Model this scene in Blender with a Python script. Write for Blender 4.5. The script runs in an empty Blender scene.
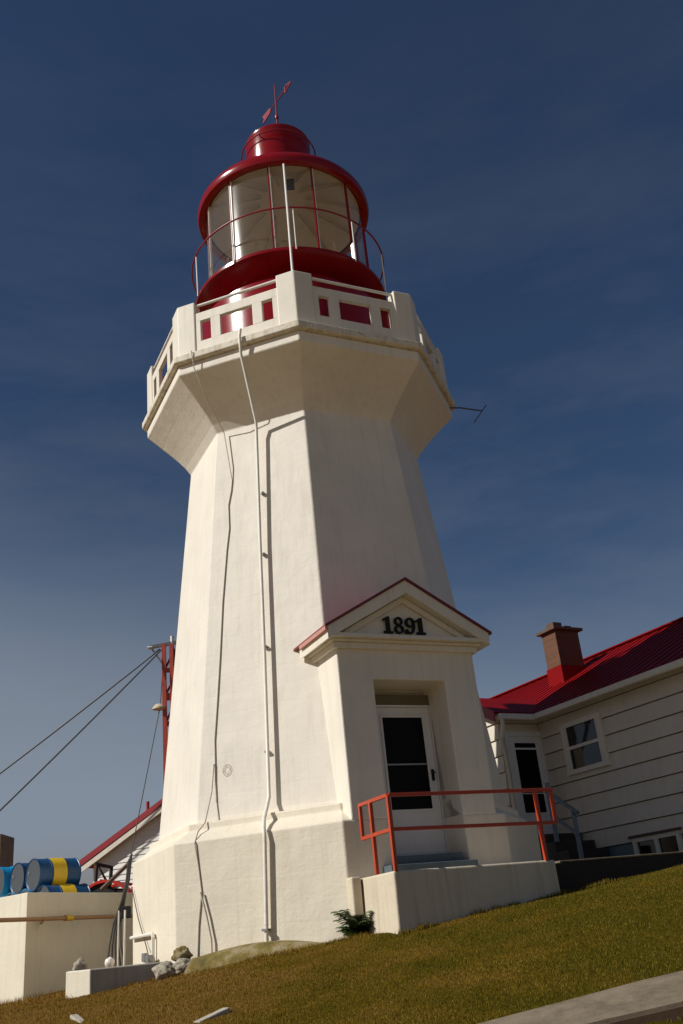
import bpy, bmesh, math, random
import numpy as np
from mathutils import Vector, Matrix
random.seed(7); rng = np.random.default_rng(11)
sc = bpy.context.scene
COL = sc.collection
R = math.radians
def V(*a): return Vector(a)

# ------------------------------------------------------------------ materials
MATS = {}
def newmat(name):
    m = bpy.data.materials.new(name); m.use_nodes = True
    nt = m.node_tree; b = nt.nodes['Principled BSDF']
    MATS[name] = m
    return m, nt, b
def node(nt, t, **k):
    n = nt.nodes.new(t)
    for a, v in k.items():
        if a in n.inputs: n.inputs[a].default_value = v
        else: setattr(n, a, v)
    return n
def noise(nt, vec, scale, detail=5, rough=.55):
    n = node(nt, 'ShaderNodeTexNoise', Scale=scale, Detail=detail, Roughness=rough)
    nt.links.new(vec, n.inputs['Vector']); return n.outputs['Fac']
def ramp(nt, fac, stops):
    n = nt.nodes.new('ShaderNodeValToRGB'); e = n.color_ramp.elements
    while len(e) < len(stops): e.new(.5)
    for q, (p, c) in zip(e, stops):
        q.position = p; q.color = (c[0], c[1], c[2], 1) if not isinstance(c, (int, float)) else (c, c, c, 1)
    nt.links.new(fac, n.inputs['Fac']); return n.outputs['Color']
def mix(nt, fac, a, b, mode='MIX'):
    n = nt.nodes.new('ShaderNodeMix'); n.data_type = 'RGBA'; n.blend_type = mode
    for i, s in ((0, fac), (6, a), (7, b)):
        if isinstance(s, bpy.types.NodeSocket): nt.links.new(s, n.inputs[i])
        elif i == 0: n.inputs[0].default_value = s
        else: n.inputs[i].default_value = (s[0], s[1], s[2], 1)
    return n.outputs[2]
def mapped(nt, scale=(1, 1, 1), rot=(0, 0, 0), coord='Object'):
    tc = nt.nodes.new('ShaderNodeTexCoord'); mp = nt.nodes.new('ShaderNodeMapping')
    mp.inputs['Scale'].default_value = scale; mp.inputs['Rotation'].default_value = rot
    nt.links.new(tc.outputs[coord], mp.inputs['Vector']); return mp.outputs['Vector']
def bump(nt, b, h, strength=.3, dist=.02):
    n = node(nt, 'ShaderNodeBump', Strength=strength, Distance=dist)
    if 'Normal' in b.inputs and b.inputs['Normal'].is_linked:
        nt.links.new(b.inputs['Normal'].links[0].from_socket, n.inputs['Normal'])
    nt.links.new(h, n.inputs['Height']); nt.links.new(n.outputs['Normal'], b.inputs['Normal'])

def painted(name, base, dirt, rough=.6, spots=.35, boards=False, bstr=.25, streak=True, rust=None):
    """painted masonry / wood: blotches, rain streaks, optional board-form lines"""
    m, nt, b = newmat(name)
    v = mapped(nt)
    big = ramp(nt, noise(nt, v, 1.3, 6, .6), [(.35, 0), (.75, 1)])
    col = mix(nt, big, base, [c * .9 for c in base])
    if streak:
        vs = mapped(nt, (7, 7, .35))
        st = ramp(nt, noise(nt, vs, 1.6, 5, .6), [(.50, 0), (.74, 1)])
        stf = nt.nodes.new('ShaderNodeMath'); stf.operation = 'MULTIPLY'; stf.inputs[1].default_value = spots
        nt.links.new(st, stf.inputs[0])
        col = mix(nt, stf.outputs[0], col, dirt)
    sp = ramp(nt, noise(nt, v, 9, 8, .7), [(.62, 0), (.74, 1)])
    spf = nt.nodes.new('ShaderNodeMath'); spf.operation = 'MULTIPLY'; spf.inputs[1].default_value = spots * .8
    nt.links.new(sp, spf.inputs[0])
    col = mix(nt, spf.outputs[0], col, dirt)
    if rust:
        rs = ramp(nt, noise(nt, mapped(nt, (3, 3, 5)), 2.6, 8, .72), [(.53, 0), (.68, 1)])
        rf = nt.nodes.new('ShaderNodeMath'); rf.operation = 'MULTIPLY'; rf.inputs[1].default_value = .75
        nt.links.new(rs, rf.inputs[0]); col = mix(nt, rf.outputs[0], col, rust)
    nt.links.new(col, b.inputs['Base Color'])
    b.inputs['Roughness'].default_value = rough
    bump(nt, b, noise(nt, v, 26, 6, .65), bstr, .012)
    bump(nt, b, noise(nt, v, 2.2, 3, .5), bstr, .05)
    if boards:
        tc = mapped(nt, (.05, .05, 1))
        nz = noise(nt, mapped(nt, (.4, .4, 9)), 1.0, 4, .7)
        bump(nt, b, nz, .20, .011)
        w = node(nt, 'ShaderNodeTexWave', Scale=1.05, Distortion=1.5, Detail=3)
        w.bands_direction = 'Z'; w.wave_profile = 'SIN'
        nt.links.new(mapped(nt), w.inputs['Vector'])
        wr = ramp(nt, w.outputs['Fac'], [(.0, 0), (.04, 1)])
        bump(nt, b, wr, .10, .005)
    return m
def plain(name, col, rough=.5, metal=0., var=.12, nscale=8, bstr=.1, coat=0, dirt=None, dirtamt=.4):
    m, nt, b = newmat(name)
    v = mapped(nt)
    c = mix(nt, noise(nt, v, nscale, 5, .6), [x * (1 - var) for x in col], [min(1, x * (1 + var)) for x in col])
    if dirt:
        sp = ramp(nt, noise(nt, v, nscale * 1.7, 8, .7), [(.52, 0), (.7, 1)])
        f = nt.nodes.new('ShaderNodeMath'); f.operation = 'MULTIPLY'; f.inputs[1].default_value = dirtamt
        nt.links.new(sp, f.inputs[0]); c = mix(nt, f.outputs[0], c, dirt)
    nt.links.new(c, b.inputs['Base Color'])
    b.inputs['Roughness'].default_value = rough; b.inputs['Metallic'].default_value = metal
    b.inputs['Coat Weight'].default_value = coat; b.inputs['Coat Roughness'].default_value = .06
    if bstr: bump(nt, b, noise(nt, v, nscale * 4, 5, .6), bstr, .01)
    return m

painted('white_concrete', (.80, .74, .64), (.46, .40, .30), .62, .24, boards=True)
painted('white_plinth', (.80, .725, .585), (.44, .38, .27), .65, .24, boards=True, bstr=.35)
painted('ledge_concrete', (.74, .68, .57), (.36, .31, .19), .7, .7, bstr=.3, rust=(.34, .24, .08))
painted('porch_white', (.79, .73, .625), (.46, .43, .36), .6, .28, bstr=.22)
painted('trim_white', (.78, .72, .61), (.45, .41, .31), .55, .35, bstr=.15)
painted('terrace_white', (.66, .57, .43), (.33, .29, .2), .7, .6, bstr=.4)
painted('tank_white', (.80, .735, .585), (.48, .43, .33), .68, .22, bstr=.3)
painted('low_wall_grey', (.42, .39, .34), (.18, .165, .13), .8, .6, bstr=.5)
painted('siding_white', (.70, .635, .525), (.42, .38, .30), .55, .3, bstr=.1)
painted('shed_white', (.84, .82, .77), (.5, .47, .4), .55, .2, bstr=.1)
painted('door_white', (.76, .75, .72), (.5, .48, .42), .4, .2, bstr=.05)
plain('red_lantern', (.235, .006, .008), .2, 0, .22, 5, .05, dirt=(.12, .012, .014), dirtamt=.5)
MATS['red_lantern'].node_tree.nodes['Principled BSDF'].inputs['Specular IOR Level'].default_value = .32
plain('red_pipe', (.25, .012, .02), .4, 0, .1, 9, .05)
plain('white_metal', (.78, .75, .7), .4, 0, .06, 9, .05, dirt=(.4, .3, .2), dirtamt=.3)
plain('roof_red', (.215, .006, .007), .5, 0, .2, 3, .06)
plain('fascia_red', (.30, .016, .022), .45, 0, .12, 6, .06)
plain('edge_red', (.16, .012, .016), .5, 0, .15, 6, .1)
plain('eave_sunlit', (.52, .25, .2), .6, 0, .15, 6, .1)
plain('rail_orange', (.46, .048, .012), .42, 0, .18, 12, .12, dirt=(.2, .05, .02), dirtamt=.35)
plain('mast_red', (.46, .06, .03), .5, 0, .2, 6, .1, dirt=(.18, .05, .03), dirtamt=.5)
plain('galvanised', (.33, .33, .32), .45, .7, .12, 12, .08)
plain('cable_dark', (.06, .055, .05), .6, 0, .1, 12, 0)
plain('cable_beige', (.52, .48, .40), .6, 0, .12, 9, .1)
plain('pipe_white', (.78, .75, .67), .5, 0, .1, 7, .1, dirt=(.4, .34, .22), dirtamt=.35)
plain('pipe_rust', (.42, .24, .12), .6, 0, .25, 9, .2, dirt=(.25, .11, .05), dirtamt=.5)
plain('yellow_paint', (.75, .50, .02), .4, 0, .1, 6, .05, dirt=(.35, .2, .03), dirtamt=.3)
plain('barrel_blue', (.010, .075, .20), .38, 0, .25, 5, .08, dirt=(.10, .06, .04), dirtamt=.55)
plain('barrel_bright', (.01, .30, .62), .35, 0, .1, 5, .05)
plain('barrel_end', (.065, .075, .085), .55, .1, .25, 8, .1, dirt=(.10, .065, .04), dirtamt=.5)
plain('step_blue', (.09, .125, .14), .6, 0, .2, 9, .15, dirt=(.04, .05, .05), dirtamt=.5)
plain('stair_dark', (.035, .03, .027), .7, 0, .3, 9, .2)
plain('post_blue', (.14, .19, .23), .5, 0, .15, 9, .1)
plain('brown_wood', (.10, .055, .03), .7, 0, .35, 6, .3)
plain('dark_wood', (.022, .015, .010), .8, 0, .35, 7, .4)
plain('grey_wood', (.42, .38, .31), .8, 0, .25, 9, .4, dirt=(.2, .17, .12), dirtamt=.5)
plain('transom_brown', (.14, .115, .06), .6, 0, .2, 6, .1)
plain('black_paint', (.005, .005, .005), .8, 0, .2, 8, .05)
plain('tractor_red', (.62, .035, .02), .35, 0, .1, 6, .05)
plain('rubber', (.02, .02, .02), .8, 0, .2, 12, .2)
plain('rock', (.40, .35, .27), .95, 0, .45, 12, 1.0, dirt=(.06, .05, .025), dirtamt=1.0)
plain('blue_board', (.16, .22, .25), .6, 0, .15, 8, .1)
plain('lamp_beige', (.62, .52, .36), .5, 0, .1, 8, .1)
plain('ceiling_white', (.50, .455, .38), .6, 0, .08, 4, .05)
plain('floor_grey', (.2, .19, .18), .7, 0, .1, 4, .05)
plain('soil_bank', (.10, .075, .04), .95, 0, .35, 5, .6)

def mk_brick():
    m, nt, b = newmat('chimney_brick')
    v = mapped(nt, (1, 1, 1))
    sx = nt.nodes.new('ShaderNodeSeparateXYZ'); nt.links.new(v, sx.inputs[0])
    ad = nt.nodes.new('ShaderNodeMath'); nt.links.new(sx.outputs[0], ad.inputs[0]); nt.links.new(sx.outputs[1], ad.inputs[1])
    cx = nt.nodes.new('ShaderNodeCombineXYZ'); nt.links.new(ad.outputs[0], cx.inputs[0]); nt.links.new(sx.outputs[2], cx.inputs[1])
    t = node(nt, 'ShaderNodeTexBrick', Scale=1.0)
    for k, val in (('Color1', (.17, .055, .018, 1)), ('Color2', (.10, .032, .013, 1)), ('Mortar', (.11, .07, .04, 1)),
                   ('Mortar Size', .008), ('Brick Width', .2), ('Row Height', .072)): t.inputs[k].default_value = val
    nt.links.new(cx.outputs[0], t.inputs['Vector'])
    nt.links.new(mix(nt, noise(nt, v, 6), t.outputs['Color'], (.12, .06, .035)), b.inputs['Base Color'])
    b.inputs['Roughness'].default_value = .85
    bump(nt, b, noise(nt, v, 30), .4, .01)
mk_brick()
def mk_glass(name, tint, gloss, haze, hcol, rough=.03):
    m, nt, b = newmat(name)
    out = nt.nodes['Material Output']; nt.nodes.remove(b)
    tr = node(nt, 'ShaderNodeBsdfTransparent'); tr.inputs[0].default_value = (*tint, 1)
    gl = node(nt, 'ShaderNodeBsdfGlossy', Roughness=rough); gl.inputs[0].default_value = (1, 1, 1, 1)
    g2 = node(nt, 'ShaderNodeBsdfGlossy', Roughness=.12); g2.inputs[0].default_value = (.9, .9, .9, 1)
    df = node(nt, 'ShaderNodeBsdfDiffuse'); df.inputs[0].default_value = (*hcol, 1)
    lw_ = node(nt, 'ShaderNodeLayerWeight', Blend=.5)
    pw = node(nt, 'ShaderNodeMath', operation='POWER'); pw.inputs[1].default_value = 4.0; nt.links.new(lw_.outputs['Facing'], pw.inputs[0])
    fr = node(nt, 'ShaderNodeMath', operation='MULTIPLY_ADD'); fr.inputs[1].default_value = .8; fr.inputs[2].default_value = .05; nt.links.new(pw.outputs[0], fr.inputs[0])
    m1 = nt.nodes.new('ShaderNodeMixShader'); m2 = nt.nodes.new('ShaderNodeMixShader'); m3 = nt.nodes.new('ShaderNodeMixShader')
    m1.inputs[0].default_value = haze
    nt.links.new(tr.outputs[0], m1.inputs[1]); nt.links.new(df.outputs[0], m1.inputs[2])
    m3.inputs[0].default_value = .5
    nt.links.new(gl.outputs[0], m3.inputs[1]); nt.links.new(g2.outputs[0], m3.inputs[2])
    ml = nt.nodes.new('ShaderNodeMath'); ml.operation = 'MULTIPLY'; ml.inputs[1].default_value = gloss
    nt.links.new(fr.outputs[0], ml.inputs[0]); nt.links.new(ml.outputs[0], m2.inputs[0])
    nt.links.new(m1.outputs[0], m2.inputs[1]); nt.links.new(m3.outputs[0], m2.inputs[2])
    nt.links.new(m2.outputs[0], out.inputs[0])
mk_glass('lantern_glass', (.92, .90, .84), .9, .045, (.72, .64, .5))
MATS['roof_red'].node_tree.nodes['Principled BSDF'].inputs['Specular IOR Level'].default_value = .06
plain('window_dark', (.008, .009, .011), .06, 0, .1, 3, 0)
MATS['window_dark'].node_tree.nodes['Principled BSDF'].inputs['Specular IOR Level'].default_value = .6
plain('door_screen', (.006, .006, .006), .3, 0, .1, 3, 0)
MATS['door_screen'].node_tree.nodes['Principled BSDF'].inputs['Specular IOR Level'].default_value = .08

def mk_moss():
    m, nt, b = newmat('mossy_concrete')
    v = mapped(nt)
    c = ramp(nt, noise(nt, v, 3.2, 8, .7), [(.3, (.075, .065, .02)), (.48, (.19, .135, .03)), (.6, (.30, .25, .15)), (.75, (.11, .09, .03))])
    nt.links.new(c, b.inputs['Base Color']); b.inputs['Roughness'].default_value = .95
    bump(nt, b, noise(nt, v, 24, 8, .7), .8, .02)
mk_moss()
def grass_colour(nt, coord):
    tc = nt.nodes.new('ShaderNodeTexCoord'); v = tc.outputs[coord]
    sx = nt.nodes.new('ShaderNodeSeparateXYZ'); nt.links.new(v, sx.inputs[0])
    # greener towards +x (right of the tower), drier towards the left
    g = node(nt, 'ShaderNodeMapRange'); g.inputs[1].default_value = -2.6; g.inputs[2].default_value = 2.6
    nt.links.new(sx.outputs[0], g.inputs[0])
    n1 = noise(nt, v, .9, 5, .65); n2 = noise(nt, v, 3.7, 5, .65)
    s1 = node(nt, 'ShaderNodeMath', operation='MULTIPLY_ADD'); s1.inputs[1].default_value = 2.2; s1.inputs[2].default_value = -1.08
    nt.links.new(n1, s1.inputs[0])
    s2 = node(nt, 'ShaderNodeMath', operation='ADD'); nt.links.new(s1.outputs[0], s2.inputs[0]); nt.links.new(g.outputs[0], s2.inputs[1])
    s3 = node(nt, 'ShaderNodeMath', operation='MULTIPLY_ADD'); s3.inputs[1].default_value = .7; nt.links.new(n2, s3.inputs[0])
    s4 = node(nt, 'ShaderNodeMath', operation='SUBTRACT'); s4.inputs[1].default_value = .35
    nt.links.new(s2.outputs[0], s3.inputs[2]); nt.links.new(s3.outputs[0], s4.inputs[0])
    return v, ramp(nt, s4.outputs[0], [(.08, (.27, .15, .036)), (.40, (.205, .122, .018)), (.68, (.145, .10, .009)), (.97, (.088, .078, .006))])
def mk_ground():
    m, nt, b = newmat('turf')
    v, c = grass_colour(nt, 'Object')
    c = mix(nt, noise(nt, v, 30, 6, .7), c, (.05, .034, .006))
    nt.links.new(c, b.inputs['Base Color']); b.inputs['Roughness'].default_value = 1; b.inputs['Specular IOR Level'].default_value = 0
    bump(nt, b, noise(nt, v, 40, 6, .7), .9, .03)
    m, nt, b = newmat('grass_blades')
    v, c = grass_colour(nt, 'Object')
    w = nt.nodes.new('ShaderNodeTexWhiteNoise'); 
    sn = node(nt, 'ShaderNodeVectorMath', operation='SNAP'); sn.inputs[1].default_value = (.03, .03, 10)
    nt.links.new(v, sn.inputs[0]); nt.links.new(sn.outputs[0], w.inputs['Vector'])
    c = mix(nt, ramp(nt, w.outputs['Value'], [(0, 0), (1, .5)]), c, (.30, .19, .045))
    nt.links.new(c, b.inputs['Base Color']); b.inputs['Roughness'].default_value = .7
    b.inputs['Specular IOR Level'].default_value = .0
mk_ground()
def mk_leaf():
    m, nt, b = newmat('leaf')
    c = ramp(nt, noise(nt, mapped(nt), 9, 3), [(.35, (.03, .065, .012)), (.65, (.075, .11, .02))])
    nt.links.new(c, b.inputs['Base Color']); b.inputs['Roughness'].default_value = .5
mk_leaf()
def mk_walk():
    m, nt, b = newmat('walk_concrete')
    v = mapped(nt)
    c = ramp(nt, noise(nt, v, 5, 9, .75), [(.3, (.11, .085, .055)), (.5, (.20, .155, .10)), (.7, (.27, .215, .15))])
    nt.links.new(c, b.inputs['Base Color']); b.inputs['Roughness'].default_value = .9
    bump(nt, b, noise(nt, v, 60, 8, .75), .6, .01)
mk_walk()

# ------------------------------------------------------------------ mesh helpers
class MB:
    def __init__(s): s.v = []; s.f = []
    def poly(s, pts, faces):
        o = len(s.v); s.v += [tuple(p) for p in pts]; s.f += [tuple(i + o for i in f) for f in faces]
    def hexa(s, p):      # 8 points: bottom 4 ccw, top 4 ccw
        s.poly(p, [(3, 2, 1, 0), (4, 5, 6, 7), (0, 1, 5, 4), (1, 2, 6, 5), (2, 3, 7, 6), (3, 0, 4, 7)])
    def box(s, fr, a0, a1, b0, b1, z0, z1):
        """fr: frame function (a, b, z) -> world"""
        s.hexa([fr(a0, b0, z0), fr(a1, b0, z0), fr(a1, b1, z0), fr(a0, b1, z0),
                fr(a0, b0, z1), fr(a1, b0, z1), fr(a1, b1, z1), fr(a0, b1, z1)])
    def prism(s, bottom, top):
        n = len(bottom)
        s.poly(list(bottom) + list(top), [tuple(range(n - 1, -1, -1)), tuple(range(n, 2 * n))] +
               [(i, (i + 1) % n, n + (i + 1) % n, n + i) for i in range(n)])
    def tube(s, pts, r, n=10, closed=False, caps=True):
        pts = [Vector(p) for p in pts]; m = len(pts); rings = []
        rr = r if isinstance(r, (list, tuple)) else [r] * m
        prev = None
        for i, p in enumerate(pts):
            if closed: d = pts[(i + 1) % m] - pts[i - 1]
            else: d = pts[min(i + 1, m - 1)] - pts[max(i - 1, 0)]
            d.normalize()
            if prev is None:
                up = Vector((0, 0, 1)) if abs(d.z) < .9 else Vector((1, 0, 0))
                a = d.cross(up).normalized()
            else:
                a = (prev - d * prev.dot(d)).normalized()
            prev = a; b = d.cross(a)
            rings.append([p + (a * math.cos(2 * math.pi * k / n) + b * math.sin(2 * math.pi * k / n)) * rr[i] for k in range(n)])
        o = len(s.v)
        for q in rings: s.v += [tuple(x) for x in q]
        for i in range(m if closed else m - 1):
            j = (i + 1) % m
            for k in range(n):
                k2 = (k + 1) % n
                s.f.append((o + i * n + k, o + i * n + k2, o + j * n + k2, o + j * n + k))
        if not closed and caps:
            s.f.append(tuple(o + k for k in range(n - 1, -1, -1))); s.f.append(tuple(o + (m - 1) * n + k for k in range(n)))
    def bar(s, p, q, w, h=None):
        """square bar from p to q"""
        p = Vector(p); q = Vector(q); d = (q - p).normalized(); h = h or w
        up = Vector((0, 0, 1)) if abs(d.z) < .9 else Vector((1, 0, 0))
        a = d.cross(up).normalized(); b = a.cross(d)
        c = [(-1, -1), (1, -1), (1, 1), (-1, 1)]
        s.hexa([p + a * (x * w / 2) + b * (y * h / 2) for x, y in c] + [q + a * (x * w / 2) + b * (y * h / 2) for x, y in c])
    def lathe(s, prof, n=48, centre=(0, 0, 0), axis=None, a0=0., a1=2 * math.pi, caps=True):
        """profile of (r, z); axis: optional Matrix for orientation"""
        full = abs(a1 - a0 - 2 * math.pi) < 1e-6; c = Vector(centre); cnt = n if full else n + 1
        o = len(s.v)
        for r, z in prof:
            for k in range(cnt):
                t = a0 + (a1 - a0) * k / n
                p = Vector((r * math.cos(t), r * math.sin(t), z))
                s.v.append(tuple(c + (axis @ p if axis else p)))
        for i in range(len(prof) - 1):
            for k in range(n):
                k2 = (k + 1) % cnt
                s.f.append((o + i * cnt + k, o + i * cnt + k2, o + (i + 1) * cnt + k2, o + (i + 1) * cnt + k))
        if full and caps:
            for idx, rev in ((0, True), (len(prof) - 1, False)):
                if prof[idx][0] > 1e-4:
                    f = [o + idx * cnt + k for k in range(n)]
                    s.f.append(tuple(f[::-1] if rev else f))
    def build(s, name, mat, parent=None, smooth=False, bevel=0, seg=2, origin=None):
        me = bpy.data.meshes.new(name)
        org = Vector(origin) if origin is not None else Vector((0, 0, 0))
        me.from_pydata([tuple(Vector(v) - org) for v in s.v], [], s.f); me.update()
        bm = bmesh.new(); bm.from_mesh(me)
        bmesh.ops.remove_doubles(bm, verts=bm.verts, dist=1e-5)
        bmesh.ops.recalc_face_normals(bm, faces=bm.faces); bm.to_mesh(me); bm.free()
        o = bpy.data.objects.new(name, me); COL.objects.link(o)
        for mm in (mat if isinstance(mat, (list, tuple)) else [mat]): me.materials.append(MATS[mm])
        if smooth:
            for p in me.polygons: p.use_smooth = True
            md = o.modifiers.new('e', 'EDGE_SPLIT'); md.split_angle = R(38)
        if bevel:
            md = o.modifiers.new('b', 'BEVEL'); md.width = bevel; md.segments = seg; md.limit_method = 'ANGLE'; md.angle_limit = R(35)
        o.location = org
        if parent is not None:
            o.parent = parent; o.matrix_parent_inverse = Matrix.Translation(-parent.location)
        return o
def tag(o, label=None, cat=None, group=None, kind=None):
    for k, v in (('label', label), ('category', cat), ('group', group), ('kind', kind)):
        if v: o[k] = v
    return o
def thing(name, label, cat, loc=(0, 0, 0), group=None):
    o = bpy.data.objects.new(name, None); COL.objects.link(o); o.location = loc; o.empty_display_size = .2
    return tag(o, label, cat, group)
def cut(o, cutter_mb):
    c = cutter_mb.build('cutter', 'black_paint')
    md = o.modifiers.new('cut', 'BOOLEAN'); md.operation = 'DIFFERENCE'; md.solver = 'EXACT'; md.object = c
    bpy.context.view_layer.update()
    dg = bpy.context.evaluated_depsgraph_get()
    me = bpy.data.meshes.new_from_object(o.evaluated_get(dg))
    o.modifiers.clear(); old = o.data; o.data = me
    bpy.data.objects.remove(c, do_unlink=True)

# ------------------------------------------------------------------ lighthouse
A0 = R(1.689); OCT = math.pi / 4; AP = math.cos(math.pi / 8)
def ang(k): return A0 - math.pi / 2 + OCT * (k - 1)
def ov(k, r, z): t = ang(k); return Vector((r * math.cos(t), r * math.sin(t), z))
def face_frame(k):
    t = ang(k) + math.pi / 8; n = Vector((math.cos(t), math.sin(t), 0)); u = Vector((-n.y, n.x, 0))
    return lambda a, b, z: n * b + u * a + Vector((0, 0, z))
FR = face_frame(1); FL = face_frame(0); LF = face_frame(-1)
def octa(prof):
    m = MB(); n = 8
    for r, z in prof: m.v += [tuple(ov(k, r, z)) for k in range(8)]
    for i in range(len(prof) - 1):
        for k in range(8):
            m.f.append((i * 8 + k, i * 8 + (k + 1) % 8, (i + 1) * 8 + (k + 1) % 8, (i + 1) * 8 + k))
    m.f.append(tuple(range(7, -1, -1))); m.f.append(tuple((len(prof) - 1) * 8 + k for k in range(8)))
    return m
def sr(z): return 3.004 - .1057 * (z - .59)      # shaft corner radius at height z

tower = thing('lighthouse', 'white octagonal concrete lighthouse with red lantern room and 1891 over its porch door', 'lighthouse')
cutter = MB(); cutter.box(FR, -.585, .585, 2.45, 4.2, .742, 3.37)
pl = octa([(3.30, -1.0), (3.30, 1.467), (3.035, 1.625), (3.03, 1.73), (2.7, 1.74)]).build('plinth', 'white_plinth')
cut(pl, cutter); pl.parent = tower
flare = [(sr(8.36), 8.36)]
for i in range(1, 7):
    t = i / 6; flare.append((sr(8.36) + (2.998 - sr(8.36)) * (t ** 1.18), 8.36 + .88 * t))
sh = octa([(sr(1.735), 1.735)] + flare + [(2.998, 9.424)]).build('tower_wall', 'white_concrete')
cut(sh, cutter); sh.parent = tower
for o_ in (pl, sh):
    md = o_.modifiers.new('b', 'BEVEL'); md.width = .018; md.segments = 2; md.limit_method = 'ANGLE'; md.angle_limit = R(25)
octa([(3.06, 9.427), (3.10, 9.45), (3.10, 9.575), (2.9, 9.585)]).build('gallery_ledge', 'ledge_concrete', tower, bevel=.015)

# balustrade
for k in range(8):
    F = face_frame(k)
    m = MB()
    def bb(a0, a1, z0, z1, b0=2.67, b1=2.745): m.box(F, a0, a1, b0, b1, z0, z1)
    bb(-.86, .86, 9.586, 9.83)
    bb(-.86, .86, 10.27, 10.445)
    for s in (-1, 1):
        bb(min(s * .31, s * .50), max(s * .31, s * .50), 9.83, 10.27)
        bb(min(s * .70, s * .86), max(s * .70, s * .86), 9.83, 10.27)
    p = m.build('balustrade_panel', 'trim_white', tower, bevel=.008)
    if k == 1:
        q = MB(); q.box(F, .49, .71, 2.63, 2.655, 9.80, 10.30); q.build('infill_board', 'red_lantern', p)
    h = MB(); h.tube([F(-.9, 2.69, 10.64), F(.9, 2.69, 10.64)], .028)
    h.build('handrail', 'white_metal', p, smooth=True)
    G = face_frame(k - 1)
    # corner post following the octagon corner between faces k-1 and k
    off = 2.768; hs = off * math.tan(math.pi / 8)
    inn = 2.54; hi = inn * math.tan(math.pi / 8)
    def ring(z): return [G(.80, off, z), ov(k, off / AP, z), F(-.80, off, z), F(-.80, inn, z), ov(k, inn / AP, z), G(.80, inn, z)]
    m = MB(); m.prism(ring(9.586), ring(10.69)); m.build('corner_post', 'trim_white', tower, bevel=.02)
# gallery floor
octa([(2.72, 9.587), (2.72, 9.60)]).build('gallery_floor', 'floor_grey', tower)

# lantern room
m = MB(); m.lathe([(1.90, 9.59), (1.90, 11.42), (1.52, 11.55), (1.52, 11.80)], 72)
drum = m.build('lantern_drum', 'red_lantern', tower, smooth=True)
m = MB(); m.lathe([(1.64, 12.053), (1.64, 12.075), (0, 12.075)], 48); m.build('lantern_floor_bounce', 'ceiling_white', tower)  # light disc added over the red deck to bounce light onto the ceiling
m = MB(); m.lathe([(1.52, 11.80), (1.92, 11.95), (1.98, 11.98), (1.98, 12.045), (1.6, 12.05), (0, 12.05)], 72)
m.build('lantern_deck', 'red_lantern', tower, smooth=True)
rl = MB(); rl.tube([(2.02 * math.cos(R(5 * i)), 2.02 * math.sin(R(5 * i)), 12.96) for i in range(72)], .019, closed=True)
rl = rl.build('deck_railing', 'red_pipe', tower, smooth=True)
for k in range(10):
    t = R(-90 + 5.5 + 36 * k); c, s = math.cos(t), math.sin(t)
    m = MB(); m.tube([(2.0 * c, 2.0 * s, 11.97), (2.01 * c, 2.01 * s, 12.94)], .013, 8)
    m.build('baluster', 'white_metal', rl, smooth=True)
for k in range(12):
    t0, t1 = R(-98 + 30 * k), R(-98 + 30 * (k + 1))
    m = MB(); m.lathe([(1.68, 12.06), (1.68, 14.36)], 8, a0=t0 + .004, a1=t1 - .004)
    m.build('glass_pane', 'lantern_glass', tower, smooth=True)
    c, s = math.cos(t0), math.sin(t0); tx, ty = -s, c
    m = MB()
    def pp(r, w, z): return (r * c + tx * w, r * s + ty * w, z)
    m.hexa([pp(1.66, -.012, 12.05), pp(1.715, -.012, 12.05), pp(1.715, .012, 12.05), pp(1.66, .012, 12.05),
            pp(1.66, -.012, 14.37), pp(1.715, -.012, 14.37), pp(1.715, .012, 14.37), pp(1.66, .012, 14.37)])
    mu = m.build('mullion', 'red_lantern', tower)
    m = MB(); m.hexa([pp(1.665, .014, 12.06), pp(1.705, .014, 12.06), pp(1.705, .038, 12.06), pp(1.665, .038, 12.06),
            pp(1.665, .014, 14.37), pp(1.705, .014, 14.37), pp(1.705, .038, 14.37), pp(1.665, .038, 14.37)])
    m.build('mullion_lit_edge', 'white_metal', mu)  # white strip drawn for the mullion's sunlit edge, light as colour
m = MB(); m.lathe([(1.655, 14.37), (1.30, 14.62), (.75, 14.92), (.3, 15.0), (0, 15.0)], 48, caps=False)
ce = m.build('lantern_ceiling', 'ceiling_white', tower, smooth=True)
m = MB()
for k in range(12):
    t = R(-98 + 30 * k); c, s = math.cos(t), math.sin(t)
    m.bar((1.6 * c, 1.6 * s, 14.36), (.5 * c, .5 * s, 14.9), .04, .05)
m.build('ceiling_rib', 'ceiling_white', ce)
m = MB(); m.lathe([(.30, 12.06), (.30, 12.7), (.22, 12.75), (.22, 12.85), (.40, 12.9), (.40, 12.95), (0, 12.95)], 24)
m.build('lamp_pedestal', 'ceiling_white', tower, smooth=True)
m = MB(); m.lathe([(.28, 12.96), (.36, 13.1), (.40, 13.3), (.36, 13.5), (.28, 13.64), (.1, 13.7), (0, 13.7)], 24)
m.build('beacon_lens', 'lantern_glass', tower, smooth=True)
m = MB()
for x in (.12,):
    m.hexa([(x, -1.02, 14.42), (x + .16, -1.02, 14.42), (x + .16, -.9, 14.42), (x, -.9, 14.42),
            (x, -1.02, 14.62), (x + .16, -1.02, 14.62), (x + .16, -.9, 14.62), (x, -.9, 14.62)])
m.build('ceiling_fixture', 'black_paint', tower)
m = MB(); m.lathe([(1.69, 14.34), (1.78, 14.31), (1.84, 14.34), (1.865, 14.42), (1.85, 14.52), (1.80, 14.60), (1.70, 14.63), (1.2, 15.05), (.78, 15.35), (.74, 15.45)], 72, caps=False)
m.build('lantern_roof', 'red_lantern', tower, smooth=True)
m = MB(); m.lathe([(.73, 15.40), (.725, 16.42), (.735, 16.44), (.735, 16.50), (.69, 16.53), (.4, 16.66), (.08, 16.72), (0, 16.72)], 48)
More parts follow.
